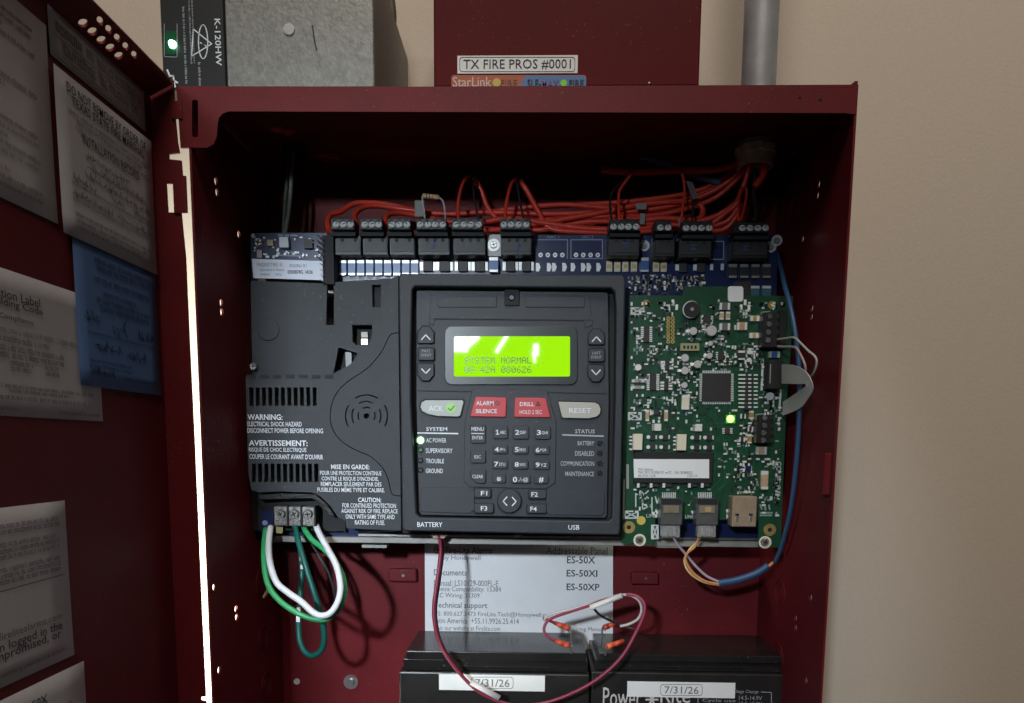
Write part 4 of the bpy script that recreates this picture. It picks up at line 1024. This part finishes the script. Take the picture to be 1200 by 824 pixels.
g_part(902,411.5,913.5,419.5,capb,.003,False,mat('pale_green_end', (.45,.52,.38), .5)); g_part(750,364,755,368,silk,.0006)
for x, y in ((788.5,358.5),(873.3,358.5)):      # three-pad footprints
    for dx, dy in ((0,-4.2),(-4.7,1.6),(4.5,1.6)): fbox('solder_pad', x+dx-1.5, y+dy-3.2, x+dx+1.5, y+dy+3.2, GB-.0005, .0005, mat('bare_tin', (.85,.85,.83), .4) if 'bare_tin' not in MAT else MAT['bare_tin'], gbd)
# lit lamp
o = fbox('status_lamp', 851, 486.5, 861.5, 496, GB-.0008, .0008, mat('lamp_halo_base', (.10,.30,.08), .4, emit=(.12,.45,.03), estr=.7), gbd); c = at(856, 491, GB-.0008); MB().cyl(c, (0,-1,0), 4.2*mpp(GB), .0014, 14, 2.6*mpp(GB)).build('lens', ledg2, o, smooth=True)  # base emits too, painting a halo round the lens
# serial sticker on a black module
fbox('radio_module', 743, 530, 835.5, 566.5, GB-.0035, .0035, dark, gbd, bevel=.0004)
s = plate('serial_sticker', [(742.5,538),(831,538.3),(831,560.5),(743,560)], GB-.0036, .0002, white, gbd); YS = GB-.0036
txt('MAC Address', 748, 548.6, 765.5, 551.4, YS, inkg, s); txt('MAC 0012 F2 89A2 FE  wv7C    S/N  58 8890CE', 748, 552, 811.5, 555.2, YS, inkg, s); txt('60-2741-1C/B', 748, 556, 768, 559, YS, inkg, s); txt('CCB-C-A', 805, 556, 817, 558.8, YS, inkg, s)
# board stickers: codes left blank
plate('code_sticker', rr(853,335.5,871,353.5,3), GB-.0004, .0002, white, gbd)
# printed crossed boxes
def crossed(x0, y0, x1, y1):
    o = plate('printed_box', [(x0,y0),(x1,y0),(x1,y1),(x0,y1)], GB-.0003, .0001, silk, gbd, holes=[[(x0+2.2,y0+1.6),(x1-2.2,y0+1.6),(x1-2.2,y1-1.6),(x0+2.2,y1-1.6)]])
    strokes('printed_cross', [[(x0+2,y0+1.6),(x1-2,y1-1.6)],[(x0+2,y1-1.6),(x1-2,y0+1.6)]], 1.5, GB-.0005, silk, o)
crossed(736,483,752,492.5); crossed(731,598.5,748.5,608); crossed(763,615,772,632); crossed(739,360,755,369)
strokes('printed_rail', [[(735.5,545),(735.5,572)]], 3, GB-.0003, rail, gbd); strokes('printed_rail', [[(731.5,562),(730.8,608)]], 2, GB-.0003, rail, gbd)
txt('LINE1', 757.5, 602.5, 771.5, 606.5, GB, silk, gbd); txt('LINE2', 803, 603.5, 815, 607.5, GB, silk, gbd)
def gv(body, xc, y0, y1, wpx): return vtxt(body, xc, y0, y1, wpx, GB, silk, gbd, .01)
gv('CCP-PCA', 913, 541, 571, 5.5); gv('REV', 912, 570, 586, 5.5)
strokes('printed_mark', [[(745,578),(745,594)],[(753,590),(753,597),(759,594),(753,590)],[(750,575),(760,584)],[(760,575),(750,584)],[(764,583),(764,602)],[(768,582),(770,590),(772,584)]], 1.4, GB-.0003, silk, gbd)
strokes('printed_mark', [[(891,592),(893,597)],[(896,592),(897,597)],[(901,592),(902,597)],[(891,601),(905,601)],[(891,604),(904,604)]], 2, GB-.0003, dimsilk, gbd)
# phone jacks and their clear plugs
for x0, x1, k in ((774.5,800,0),(816.5,842,1)):
    j = fbox('phone_jack', x0, 584.5, x1, 615.5, GB-.013, .0128, jackm, gbd, bevel=.0006)
    fbox('jack_hood', x0+1, 584.6, x1-1, 591, GB-.0136, .004, dark, j); fbox('jack_face', x0+3, 592.5, x1-4, 601.5, GB-.0137, .001, mat('clip_plastic_%d' % k, (.20,.18,.13), .35), j, bevel=.0003)
    fbox('contact_window', x0+8+(2*k), 594, x0+15+2*k, 600, GB-.0141, .0006, mat('contact_amber_%d' % k, ((.20,.16,.09),(.42,.28,.15))[k], .4), j)  # plain amber colours, paler in the right jack
    mb = MB()
    for q in range(8): mb.box(*pbox(x0+1.5+2.1*q, 577, x0+2.7+2.1*q, 584, GB-.0008, .0008))
    mb.build('pins', silk, j)
    pl = thing('phone_plug', ('clear phone plug in the left jack with pale purple leads','clear phone plug in the right jack with orange leads')[k], 'plug', at((x0+x1)/2, 630, GB-.008), 'phone plugs')
    fbox('body', x0+1.5, 616, x1-3, 630, GB-.012, .008, clear, pl, bevel=.0005); fbox('latch', x0+5, 617, x1-8, 628, GB-.0128, .0006, clear, pl)
    for q in range(3): fbox('contact', x0+4+5.5*q, 618+q % 2, x0+7+5.5*q, 628, GB-.008, .001, (silver, mat('copper_%d%d' % (k,q), (.6,.35,.22), .35, .6))[(k+q) % 2], pl)
    plate('solder_joint', [(x0-7,599),(x0-2,598.5),(x0-.5,601),(x0+.5,604),(x0-2,603),(x0-5,602.5)], GB-.0008, .0008, pads, gbd)
# shielded network socket
n_ = fbox('network_socket', 858.5, 582, 887, 617.5, GB-.013, .0128, shield, gbd, bevel=.0006)
for x in (863, 879): fbox('spring_slot', x-1.2, 602, x+3, 604.5, GB-.0133, .0005, dark, n_); fbox('spring', x-.3, 605, x+2.2, 611, GB-.0137, .0006, silver, n_)
# mounting holes and screws
for x, y in ((737,618),(902,621)):
    c = at(x, y, GB-.0003); o = MB().ring(c, (0,-1,0), 2.6*mpp(GB), 7.2*mpp(GB), .0004, 24).build('plated_hole', gold, gbd); MB().cyl(c, (0,-1,0), 2.5*mpp(GB), .0003, 12).build('hole', dark, o)
c = at(751.3, 610, GB-.0003); MB().cyl(c, (0,-1,0), 5.2*mpp(GB), .0004, 20).build('varnish_dot', ylw, gbd)
for x, y in ((749.5,633),(896.5,635.5)):
    c = at(x, y, GB-.0003); MB().ring(c, (0,-1,0), 4*mpp(GB), 7.3*mpp(GB), .0004, 22).build('pad_ring', cream, gbd); screw_head(x, y, GB-.0007, 5.6, gbd)
for x, y in ((757,356),(904.5,357.5)):
    c = at(x, y, GB-.0002); o = MB().ring(c, (0,-1,0), 1.6*mpp(GB), 4.4*mpp(GB), .0002, 18).build('plated_hole', mat('dull_gold_%d' % x, (.28,.19,.05), .5), gbd); MB().cyl(c, (0,-1,0), 1.5*mpp(GB), .0006, 10).build('pin_tip', cream, o)
# side terminal blocks
for x0, y0, x1, y1, sc in ((892,366,912.5,407,((902,371),(901.3,380.2),(900.6,389.7),(900,399))), (885.5,486,905,519.5,((896.3,490),(896,499),(895.2,507.5),(894.6,516)))):
    t = fbox('terminal_block', x0+1.5, y0+.5, x1, y1, GB-.010, .0098, term, gbd, bevel=.0004)
    for x, y in sc:
        c = at(x, y, GB-.0102); MB().cyl(c, (0,-1,0), 3.3*mpp(GB-.01), .0008, 12, 2.6*mpp(GB-.01)).build('screw', steel, t)
        fbox('wire_slot', x1-3, y-2.5, x1+.5, y+2.5, GB-.0104, .002, dark, t)
    for L_ in [[(x0,y1),(x0,y0),(x0+10,y0-1)]]: strokes('printed_outline', [L_], 1.2, GB-.0003, dimsilk, gbd)
fbox('terminal_block_back', 912.8, 364, 921.5, 409, GB-.006, .0058, dark, gbd, bevel=.0003)
# ribbon connector
rc = fbox('ribbon_connector', 900, 422.5, 916.5, 456, GB-.010, .0098, dark, gbd, bevel=.0005)
strokes('latch_line', [[(903,427),(902.3,449)]], 1.2, GB-.0104, rail, rc)
for L_ in ([(894,421),(892.5,457)],[(915,457),(913.5,477)]): strokes('printed_outline', [L_], 2.4, GB-.0003, silk, gbd)
# fill: tiny surface parts, kept clear of the larger ones
BIG = [(735,335,800,352),(752,378,765,405),(759,432,773,462),(818,432,862,476),(864,432,890,484),(796,352,822,373),(779,369,793,404),(795,400,822,413),(740,504,760,530),(755,504,792,533),(791,504,808,530),(806,504,843,533),(740,528,838,568),
       (770,574,804,633),(812,574,846,633),(855,578,890,620),(728,598,760,642),(890,362,925,412),(895,408,920,460),(883,484,908,536),(888,548,905,576),(851,333,875,356),(843,352,858,388),(862,375,892,399),(766,494,777,507),(812,495,825,507),(847,483,864,511),(895,610,912,642),(770,608,890,642)]
Rn = random.Random(21); groups = {0: MB(), 1: MB(), 2: MB(), 3: MB()}
cnt = 0
for tries in range(9000):
    x = Rn.uniform(738, 916); y = Rn.uniform(352, 604)
    if x > 928-(y-345)*.05-6: continue
    if any(a-1 < x < c_+1 and b-1 < y < d+1 for a, b, c_, d in BIG): continue
    # clustered: more to the right and top, sparse lanes stay bare
    dens = .9 if x > 862 else (.62 if y < 480 else .25)
    if math.sin(x*.21+1)*math.sin(y*.17) > .35: continue
    if Rn.random() > dens: continue
    hz = Rn.random() < .5; L = Rn.uniform(2.6, 4.6); w2 = Rn.uniform(1.5, 2.4)
    x, y = round(x/3.2)*3.2, round(y/3.0)*3.0
    wx, wy = (L, w2) if hz else (w2, L)
    k = Rn.choice((0,0,1,1,2,2,3))
    groups[k].box(*pbox(x, y, x+wx, y+wy, GB-(.0010 if k in (0,2) else .0004), .0010 if k in (0,2) else .0003)); cnt += 1
    if cnt > 1050: break
for k, m_ in ((0,pads),(1,dimsilk),(2,chip),(3,silk)):
    o = groups[k].build('small_components', m_, gbd); o['kind'] = 'stuff'
for k in range(6):
    for x0 in (745+15*k,): 
        if k != 3: fbox('resistor', x0+5, 565.5-1+2.5, x0+12, 570.5, GB-.0040, .001, chip, gbd); fbox('solder_joint', x0+1.5, 566.5, x0+4.5, 571.5, GB-.0040, .0010, pads, gbd)

# copper traces showing through the mask
Rn = random.Random(77); tr = MB()
for k in range(150):
    x, y = Rn.uniform(740, 905), Rn.uniform(352, 600); dx = Rn.choice((-1,1)); pts = [(x,y)]
    for q in range(Rn.randint(2,4)):
        L = Rn.uniform(5, 22); d = Rn.choice(((1,0),(0,1),(.7,.7),(0,-1),(.7,-.7))); x += d[0]*L*dx; y += d[1]*L; pts.append((x,y))
    if any(not (738 < a < 908 and 350 < b < 604) for a, b in pts): continue
    for (x0,y0),(x1,y1) in zip(pts, pts[1:]):
        l = math.hypot(x1-x0,y1-y0); nx, ny = -(y1-y0)/l*.35, (x1-x0)/l*.35; Yt = GB-.00012
        tr.quad(at(x0+nx,y0+ny,Yt), at(x0-nx,y0-ny,Yt), at(x1-nx,y1-ny,Yt), at(x1+nx,y1+ny,Yt))
o = tr.build('copper_traces', mat('masked_copper', (.022,.11,.055), .35), gbd); o['kind'] = 'stuff'
# ribbon cable
e1 = smooth_pts([(916,427,.533),(930,428,.508),(942,434,.490),(949,443,.482),(952.5,456,.482),(946,468,.490),(936.7,479,.502),(917,487,.532)], 4)
e2 = smooth_pts([(916,449.6,.533),(928,450,.510),(938,450,.495),(944,450.2,.488),(943.5,453,.488),(938,457,.495),(931,462,.508),(917.5,471,.535)], 4)
V, F = [], []; NS = 12
for (a, b) in zip(e1, e2):
    A, B = at(*a), at(*b)
    for k in range(NS+1):
        p = A.lerp(B, k/NS); p.y += (.00035 if k % 2 else 0); V.append(tuple(p))
for i in range(len(e1)-1):
    for k in range(NS): q = i*(NS+1)+k; F.append((q, q+1, q+NS+2, q+NS+1))
me = bpy.data.meshes.new('ribbon_cable'); me.from_pydata(V, [], F); me.update()
o = link('ribbon_cable', me, ribb); tag(o, 'flat grey ribbon cable folded over at the green board\'s right edge', 'ribbon cable')
so = o.modifiers.new('thick', 'SOLIDIFY'); so.thickness = .0006

# ------------------------------------------------------------------ power terminal at the lower left
pt = thing('power_terminal', 'shiny metal power terminal strip under the black cover at lower left', 'terminal strip', at(345, 620, .55))
fbox('recess', 294, 573, 404, 622, .5545, .003, dark, pt)
plate('cable_hood', [(303,578),(330,576.8),(368,577.5),(384,592),(392,604),(386,604),(372,588),(364,584),(303,586)], .5435, .010, mat('rough_black_plastic', (.012,.011,.010), .45, var=.4, vscale=400, bump=1, bscale=500), pt, bevel=.0005)
st = fbox('strip', 321, 594, 369, 616.5, .5425, .010, mat('dark_terminal_metal', (.34,.33,.32), .35, .6, var=.5, vscale=300), pt, bevel=.0005)
for k in range(3):
    x = 329+16*k; screw_head(x, 602.5, .5420, 6.2, pt)
    fbox('clamp_plate', x-6.5, 608.5, x+6.5, 615.5, .5420, .002, mat('worn_tin_%d' % k, (.5,.48,.46), .28, .9, var=.4, vscale=500), pt, bevel=.0003)
    fbox('barrier', x+6.9, 593.2, x+8.6, 616.8, .5405, .010, dark, pt)
fbox('pad_board', 305.5, 598, 320.5, 624, .5515, .0016, pcbb, pt); screw_head(310.5, 613, .5510, 3.4, pt, m=mat('blue_grey_stud', (.25,.33,.6), .4)); screw_head(317, 619, .5505, 4.4, pt)
fbox('fuse_tab', 323.5, 617, 331, 625, .549, .002, mat('olive_tab', (.40,.36,.14), .5), pt)

W1 = 'mains wires looping below the cover'
wire('mains_wire', [(311.5,620,.548),(309.3,640,.53),(310,664,.513),(315,687,.505),(329,705,.500),(348,718,.497),(368,725.5,.497),(384,725,.499),(397,713,.503),(403.5,695,.507),(401.5,676,.511),(392,657,.520),(379,643,.53),(366,633,.538),(357.5,621,.547),(355.5,612,.549)], 3.5, wgrn, 'light green mains wire hanging in a loop beside the white wire', 'wire', W1)
wire('mains_wire', [(317,618,.548),(315,638,.53),(316.5,660,.511),(324,682,.501),(337,694,.497),(353,705,.494),(366,717,.492),(376,721.5,.492),(387,718.5,.494),(396,705,.498),(399,687,.502),(394.5,664,.510),(385,645,.522),(375,627,.538),(370,615,.548)], 3.9, wwht, 'white mains wire hanging in a wide loop', 'wire', W1)
wire('mains_wire', [(345,612,.549),(349,632,.536),(356.5,658,.526),(366,688,.522),(374,714,.521),(379.5,740,.522),(378,759,.523),(370,767.5,.525),(361,767,.528),(353,756,.532),(350,738,.537),(351,712,.545),(353,688,.552),(354,664,.556),(352,640,.560)], 3.5, wteal, 'dark teal wire drooping lowest with white printing', 'wire', W1)
wire('mains_wire', [(362,634,.556),(373,650,.556),(384,669,.556),(391,690,.556),(393,706,.556)], 1.9, wblk, 'thin black wire behind the looped white wire', 'wire', W1)
wire('mains_wire', [(313,684,.548),(313.5,692,.552),(309,700,.558)], 1.6, wyel, 'short yellow wire end curling by the left cabinet side', 'wire', W1)
for x, y0, y1, Y in ((353,652,657,.552),(354,662,667,.5515),(349.8,712,716,.535),(349,719,729,.5345)):
    fbox('wire_marking', x-2.0, y0, x+2.4, y1, Y, .0006, white, bpy.data.objects['mains_wire.002'])
wire('feed_wire', [(338,168,.572),(337,200,.572),(334,240,.570),(332,275,.566)], 2.2, mat('grey_green_wire', (.10,.13,.10), .5), 'straight grey green wire dropping from the cabinet top at left', 'wire', 'wires from the left top bushing')
wire('feed_wire', [(344,168,.570),(342,196,.570),(340,235,.568),(334,275,.564)], 2.4, mat('pale_grey_wire', (.17,.17,.16), .5), 'pale grey wire dropping from the cabinet top at left', 'wire', 'wires from the left top bushing')

# ------------------------------------------------------------------ red field cabling along the top
R3 = random.Random(3)
G = 'red cables bundled above the terminal blocks'
def redw(pts, r, label, name='red_cable'): return wire(name, pts, r*.84, wred, label, 'cable', G)
redw([(386,270,.545),(384,260,.552),(388,252,.560),(400,248,.566),(407,243,.570),(420,238,.574),(450,239,.578),(490,247,.580),(540,252,.580),(600,245,.580),(660,240,.580),(720,244,.580),(780,240,.578),(835,222,.574),(866,204,.568),(881,184,.560)], 3.6, 'red cable reaching farthest left, to the first terminal block')
redw([(417,262,.545),(416,252,.556),(424,244,.566),(440,241,.572),(470,245,.576),(520,251,.576),(570,249,.577),(640,251,.577),(700,249,.577),(760,246,.576),(815,233,.573),(855,212,.566),(879,186,.558)], 3.6, 'red cable bending down onto the second terminal block')
redw([(452,262,.548),(453,254,.556),(462,250,.564),(480,251,.570),(520,259,.573),(580,262,.574),(650,257,.575),(705,254,.575),(770,252,.575),(830,236,.572),(862,212,.565),(884,186,.557)], 3.4, 'red cable bending down onto the third terminal block')
redw([(545,266,.566),(575,270,.570),(620,264,.572),(655,258,.573),(700,250,.573),(750,240,.573),(800,236,.572),(820,240,.571),(823,252,.570),(812,258,.568),(775,256,.568),(735,262,.569)], 3.8, 'red cable folding back on itself above the right blocks')
redw([(560,262,.568),(600,256,.57),(640,262,.571),(690,268,.571),(740,268,.57),(790,264,.57),(835,255,.567),(862,238,.562),(870,222,.558)], 3.8, 'red cable running lowest behind the middle blocks')
redw([(610,212,.575),(620,228,.575),(632,250,.573),(645,268,.571),(680,272,.57),(730,273,.57),(770,270,.57)], 3.6, 'red cable dropping right of the sixth terminal block')
redw([(556,208,.576),(565,226,.577),(572,244,.577),(590,262,.575),(630,270,.572),(690,260,.571),(760,262,.570),(840,264,.566),(865,244,.56)], 3.4, 'dark red cable dropping behind the fifth terminal block')
redw([(705,199,.572),(722,201,.570),(745,202,.568),(775,201,.566),(800,199.5,.564),(830,200,.562),(852,196,.561),(866,191,.56),(879,181,.556)], 4.4, 'thick red cable highest in the bundle, nearly level')
redw([(835,262,.565),(848,252,.563),(862,240,.561),(868,226,.558),(874,210,.556),(880,184,.553)], 3.6, 'red cable rising steeply to the conduit at the right')
redw([(884,219,.55),(890,212,.55),(895,202,.551),(897,182,.553)], 4.6, 'short cut red cable end under the conduit')
redw([(690,262,.572),(740,256,.572),(790,262,.571),(830,270,.568),(850,268,.566),(864,252,.562),(868,238,.56)], 3.4, 'red cable sagging behind the two way terminal block')
redw([(620,243,.583),(680,240,.583),(740,236,.582),(800,228,.58),(840,214,.575),(872,190,.565)], 3.4, 'red cable at the very back of the bundle')
G = 'single red conductors at the terminals'
redw([(537.5,262,.541),(536.5,245,.546),(539,226,.556),(544,212,.568),(551,206,.576)], 2.3, 'red conductor arching from the fifth terminal block', 'red_wire')
redw([(591.5,262,.541),(592.5,245,.546),(596,226,.556),(600,214,.568),(606,209,.575)], 2.3, 'red conductor arching from the sixth terminal block', 'red_wire')
redw([(741,203,.564),(734,212,.556),(726,224,.552),(725,240,.546),(726,259,.541)], 1.9, 'thin red conductor bent to the seventh terminal block', 'red_wire')
redw([(797,200,.560),(801,210,.554),(802,226,.550),(800,244,.546),(798,262,.544)], 1.9, 'thin red conductor dropping straight to the ninth terminal block', 'red_wire')
redw([(865.5,260,.541),(865,244,.544),(867,228,.55),(872,220,.555),(875,224,.555),(873,240,.55),(868,258,.541)], 1.8, 'red conductor looped like a hairpin at the last terminal block', 'red_wire')
G2 = 'black conductors at the terminals'
wire('black_wire', [(561,258,.541),(557,240,.546),(555,222,.556),(557,208,.572)], 1.3, wblk, 'thin black conductor arching from the fifth terminal block', 'wire', G2)
wire('black_wire', [(614,258,.541),(610,240,.546),(607,222,.556),(605,209,.572)], 1.3, wblk, 'thin black conductor arching from the sixth terminal block', 'wire', G2)
wire('black_wire', [(717,260,.541),(715,242,.546),(717,226,.552),(728,214,.560),(738,206,.564)], 1.3, wblk, 'thin black conductor bent to the seventh terminal block', 'wire', G2)
wire('black_wire', [(811,259,.545),(812,246,.55),(811,236,.554)], 1.5, wblk, 'short black conductor at the ninth terminal block', 'wire', G2)
wire('black_wire', [(884,260,.545),(886,244,.55),(883,226,.556),(886,200,.558)], 2.6, wblk, 'thick black conductor dropping from conduit to the last block', 'wire', G2)
# cable tags
for (x0,y0,x1,y1,Y,lab) in ((486,235,497,254,.556,'grey flag tag standing beside the banded resistor'), (745.5,238,758,245.5,.566,'small grey tag tied on the red bundle'), (750,250,756,263,.564,'narrow grey tag end behind the two way block'), (795,255,800,269,.556,'pale tag strip beside the ninth terminal block')):
    o = fbox('cable_tag', x0, y0, x1, y1, Y, .0008, mat('tag_%d' % x0, (.20,.20,.19), .6), None, bevel=.0002); tag(o, lab, 'tag', 'tags on the cables')
o = plate('cable_strap', [(804,212),(812,214),(818,232),(812,234)], .560, .001, mat('grey_strap', (.10,.10,.10), .6)); tag(o, 'grey strap slanting across the red cables', 'strap')
# blue cables
wire('blue_cable', [(712,171,.585),(735,177,.584),(760,186,.582),(785,193,.578),(815,206,.574),(845,214,.572)], 3.6, mat('dull_blue_jacket', (.10,.16,.28), .5), 'dull blue cable slanting behind the topmost red cable', 'cable', 'blue cables')
wire('blue_cable', [(901,282,.576),(910,298,.570),(916,318,.556),(919,333,.542),(925,355,.525),(931,385,.515),(936,425,.510),(937,465,.509),(935.5,510,.511),(932,555,.515),(926,600,.524),(916,640,.538),(908,659,.547)], 2.8, wblu, 'blue network cable running down the green board\'s right side', 'cable', 'blue cables')
wire('cable_strands', [(908,658,.552),(904,661,.552),(899,665,.552)], 2.0, wora, 'short stretch of bare strands between two lengths of blue cable', 'wire')
wire('blue_cable', [(900,663,.552),(888,671,.552),(873,677,.552),(858,681,.552),(842,683.5,.552)], 4.6, wblu, 'short blue cable jacket lying below the green board', 'cable', 'blue cables')
G3 = 'thin leads below the phone jacks'
wire('phone_lead', [(843,682,.551),(828,675,.55),(815,663,.549),(804,650,.547),(795,639,.542),(789,629,.539)], 1.5, wpal, 'pale purple lead from the blue cable to the left phone plug', 'wire', G3)
wire('phone_lead', [(843,684.5,.551),(826,681,.55),(811,670,.549),(803.5,656,.547),(806,648,.545),(814,641,.541),(819.5,629,.539)], 1.5, wora, 'orange lead from the blue cable to the right phone plug', 'wire', G3)
wire('phone_lead', [(843,685.5,.5515),(824,682,.551),(808,671,.55),(802,657,.549),(808,644,.546),(816,636,.541),(821,629,.539)], 1.2, wyel, 'pale orange lead twisted beside the orange one', 'wire', G3)
G4 = 'thin leads at the side terminal'
wire('side_lead', [(911,398,.536),(922,396.5,.520),(931,396,.505),(938,402,.495),(947,411,.486),(955,418,.480),(957,426,.479),(953,438,.484),(945,446,.497)], 1.3, mat('pale_green_lead', (.40,.42,.36), .5), 'pale lead bending widest right of the side terminal block', 'wire', G4)
wire('side_lead', [(911,406,.536),(919,406.5,.525),(931,407,.510),(936,412,.503),(942,424,.496),(944,434,.496),(941,444,.502)], 1.3, mat('pale_pink_lead', (.46,.38,.36), .5), 'pinkish lead bending inside the wider pale one', 'wire', G4)

# ------------------------------------------------------------------ batteries
Zt = at(580, 741, .606).z
Yb_f = atZ(580, 765, Zt).y
YBF = max(Yb_f-.004, .545)
def battery(x0, x1, label, k):
    X0, X1 = at(x0, 800, YBF).x, at(x1, 800, YBF).x
    t = thing('battery', label, 'battery', ((X0+X1)/2, (YBF+.61)/2, Zt-.097), 'backup batteries')
    zl = at((x0+x1)/2, 789, YBF).z
    MB().box((X0, YBF, Zt-.097), (X1, .609, zl)).build('case', battb, t, bevel=.0012, seg=2)
    # lid: stepped, chamfered
    i = .003
    bm = MB(); z1 = zl+.0004; z2 = Zt
    yl = YBF+.004
    bm.box((X0+i, yl, z1), (X1-i*.4, .6085, z1+(z2-z1)*.55)); bm.build('lid', batt, t, bevel=.0006, seg=2)
    MB().box((X0+i*2, Yb_f+.002, z1+(z2-z1)*.55+.0002), (X1-i, .608, z2)).build('lid_top', batt, t, bevel=.0008, seg=2)
    for q in (.18, .62): MB().box((X0+.05, yl-.0007, z1+(z2-z1)*q*.8+.001), (X1-.03, yl-.0001, z1+(z2-z1)*q*.8+.0018)).build('lid_rib', batt, t, bevel=.0002)
    return t
b1 = battery(467.5, 691, 'black battery at left wearing a plain white date sticker', 0)
b2 = battery(693, 921, 'black battery at right with white brand lettering below its date sticker', 1)
for (x0,y0,x1,y1,bt) in ((514.5,791,638.5,809.5,b1),(735,799.5,861.5,817.5,b2)):
    s = fbox('date_sticker', x0, y0, x1, y1, YBF-.0006, .0004, white, bt); xm = (x0+x1)/2
    txt('7/31/26', xm-19.5, y0+5, xm+20.5, y1-4.5, YBF-.0006, inkg, s, .004)
    plate('printed_frame', rr(xm-24.5,y0+2.4,xm+25,y1-2.2,3.5), YBF-.00085, .0001, inkg, s, holes=[rr(xm-24,y0+2.9,xm+24.5,y1-2.7,3.2)])
txt('Power', 706.5, 806, 752, 828, YBF, mat('silver_print', (.55,.55,.53), .5), b2, .004); txt('Rite', 774, 806, 809, 824, YBF, MAT['silver_print'], b2, .004)
strokes('star_mark', [[(757,820),(771,820)],[(760,813),(768,827)],[(768,813),(760,827)]], 2.2, YBF-.0003, MAT['silver_print'], b2)
txt('Voltage Charge', 856, 808.5, 889, 813.5, YBF, greyp, b2); txt('14.5-14.9V', 866, 815.5, 893, 820.5, YBF, greyp, b2); txt('Cycle use', 823, 819, 862, 824, YBF, greyp, b2); txt('Standby use', 823, 825.5, 858, 831, YBF, greyp, b2); txt('13.5-13.8V', 866, 822.5, 893, 827.5, YBF, greyp, b2)
strokes('printed_frame', [[(892,811),(904,811.5),(904,835)],[(818,818),(818,835)]], .9, YBF-.0003, greyp, b2)
# battery terminals and crimped leads
G5 = 'red crimp connectors on the battery terminals'
for k, (xa,ya,Ya,xb,yb,Yb2,lab) in enumerate(((650,730,.556,668,737,.552,'red crimp connector lying on the left battery, rear one'),(651,751,.548,668,757,.545,'red crimp connector lying on the left battery, front one'),
        (722,730,.556,707,736,.553,'red crimp connector on the right battery, rear one'),(731,751,.546,711,758,.542,'bright red crimp connector on the right battery, front one'))):
    A, B = at(xa,ya,Ya), at(xb,yb,Yb2); d = B-A
    t = thing('crimp_connector', lab, 'connector', A, G5)
    MB().cyl(A, d, 2.6*mpp(.55), d.length*.62, 12, 3.2*mpp(.55)).build('sleeve', crimp, t, smooth=True)
    MB().cyl(A+d*.62, d, 3.4*mpp(.55), d.length*.36, 12).build('collar', mat('orange_red_collar_%d' % k, ((.42,.06,.03),(.5,.07,.03),(.35,.05,.03),(.75,.14,.05))[k], .4), t, smooth=True)
    e = B+d.normalized()*.001
    MB().box((e.x-.0005, e.y-.0016, min(Zt+.0001, e.z-.004)), (e.x+.0005, e.y+.0016, e.z+.0005)).build('blade', steel, t)
bt = [(641,'terminal'),]
G6 = 'maroon battery leads'
wire('battery_lead', [(514,628,.545),(516.5,642,.540),(514,668,.533),(509.5,700,.528),(508.5,722,.526),(513,748,.524),(524,770,.522),(542,793,.522),(562,811,.523),(588,823,.524),(612,827,.524),(645,822,.524),(680,808,.523),(708,790,.523),(730,768,.524),(745,742,.527),(754,722,.532),(755,708,.536),(747,699,.54),(734,696,.542)], 2.2, wpur, 'long maroon lead hanging in a wide arc across both batteries', 'wire', G6)
wire('battery_lead', [(517,628,.548),(519,645,.544),(516,672,.537),(511.5,702,.532),(510.5,722,.530),(515,748,.528),(526,770,.526),(542,791,.526)], 2.0, mat('deep_maroon_wire', (.09,.012,.03), .45), 'second darker maroon lead running beside the long one', 'wire', G6)
wire('battery_lead', [(726,699,.542),(705,704,.543),(690,710,.545),(668,717,.549),(648,724,.552),(640,730,.552),(637.5,739,.55),(642,746,.549),(653,752,.548)], 1.8, wpur, 'short maroon lead curling onto the left battery front connector', 'wire', G6)
wire('battery_lead', [(636,724,.553),(643,727,.553),(652,731,.555)], 1.8, mat('maroon_wire_b', (.30,.04,.06), .42), 'stub of maroon lead at the left battery rear connector', 'wire', G6)
wire('grey_lead', [(637,727,.553),(645,720,.551),(665,715,.549),(690,708,.547),(715,700,.545),(735,697,.543),(748,703,.541),(752,714,.541),(748,725,.543),(738,731,.548),(727,734,.551)], 1.7, wgry, 'grey lead looping right of the label sheet', 'wire')
wire('black_lead', [(695,708,.547),(698,716,.549),(708,724,.551),(722,730,.553),(735,735,.553),(748,738,.55)], 1.5, wblk, 'thin black lead crossing onto the right battery', 'wire')
A, B = at(692,712,.5405), at(729,698,.537); o = MB().cyl(A, B-A, 3.3*mpp(.54), (B-A).length, 12).build('wire_sleeve', sleeve, None, smooth=True); tag(o, 'white printed sleeve on the leads by the label sheet', 'sleeve', 'white sleeves on the leads')
A, B = at(552,799.5,.5195), at(585,818,.5205); o = MB().cyl(A, B-A, 3.6*mpp(.52), (B-A).length, 12).build('wire_sleeve', sleeve, None, smooth=True); tag(o, 'white printed sleeve across the left battery\'s date sticker', 'sleeve', 'white sleeves on the leads')
bp = thing('battery_plug', 'tan plastic plug under the word battery on the cover', 'plug', at(514, 630, .545))
fbox('body', 504.5, 622.5, 523.5, 628.5, .544, .012, mat('tan_plug_plastic', (.48,.38,.31), .5), bp, bevel=.0004); fbox('latch', 507, 628.7, 521, 631, .5435, .008, MAT['tan_plug_plastic'], bp, bevel=.0003)
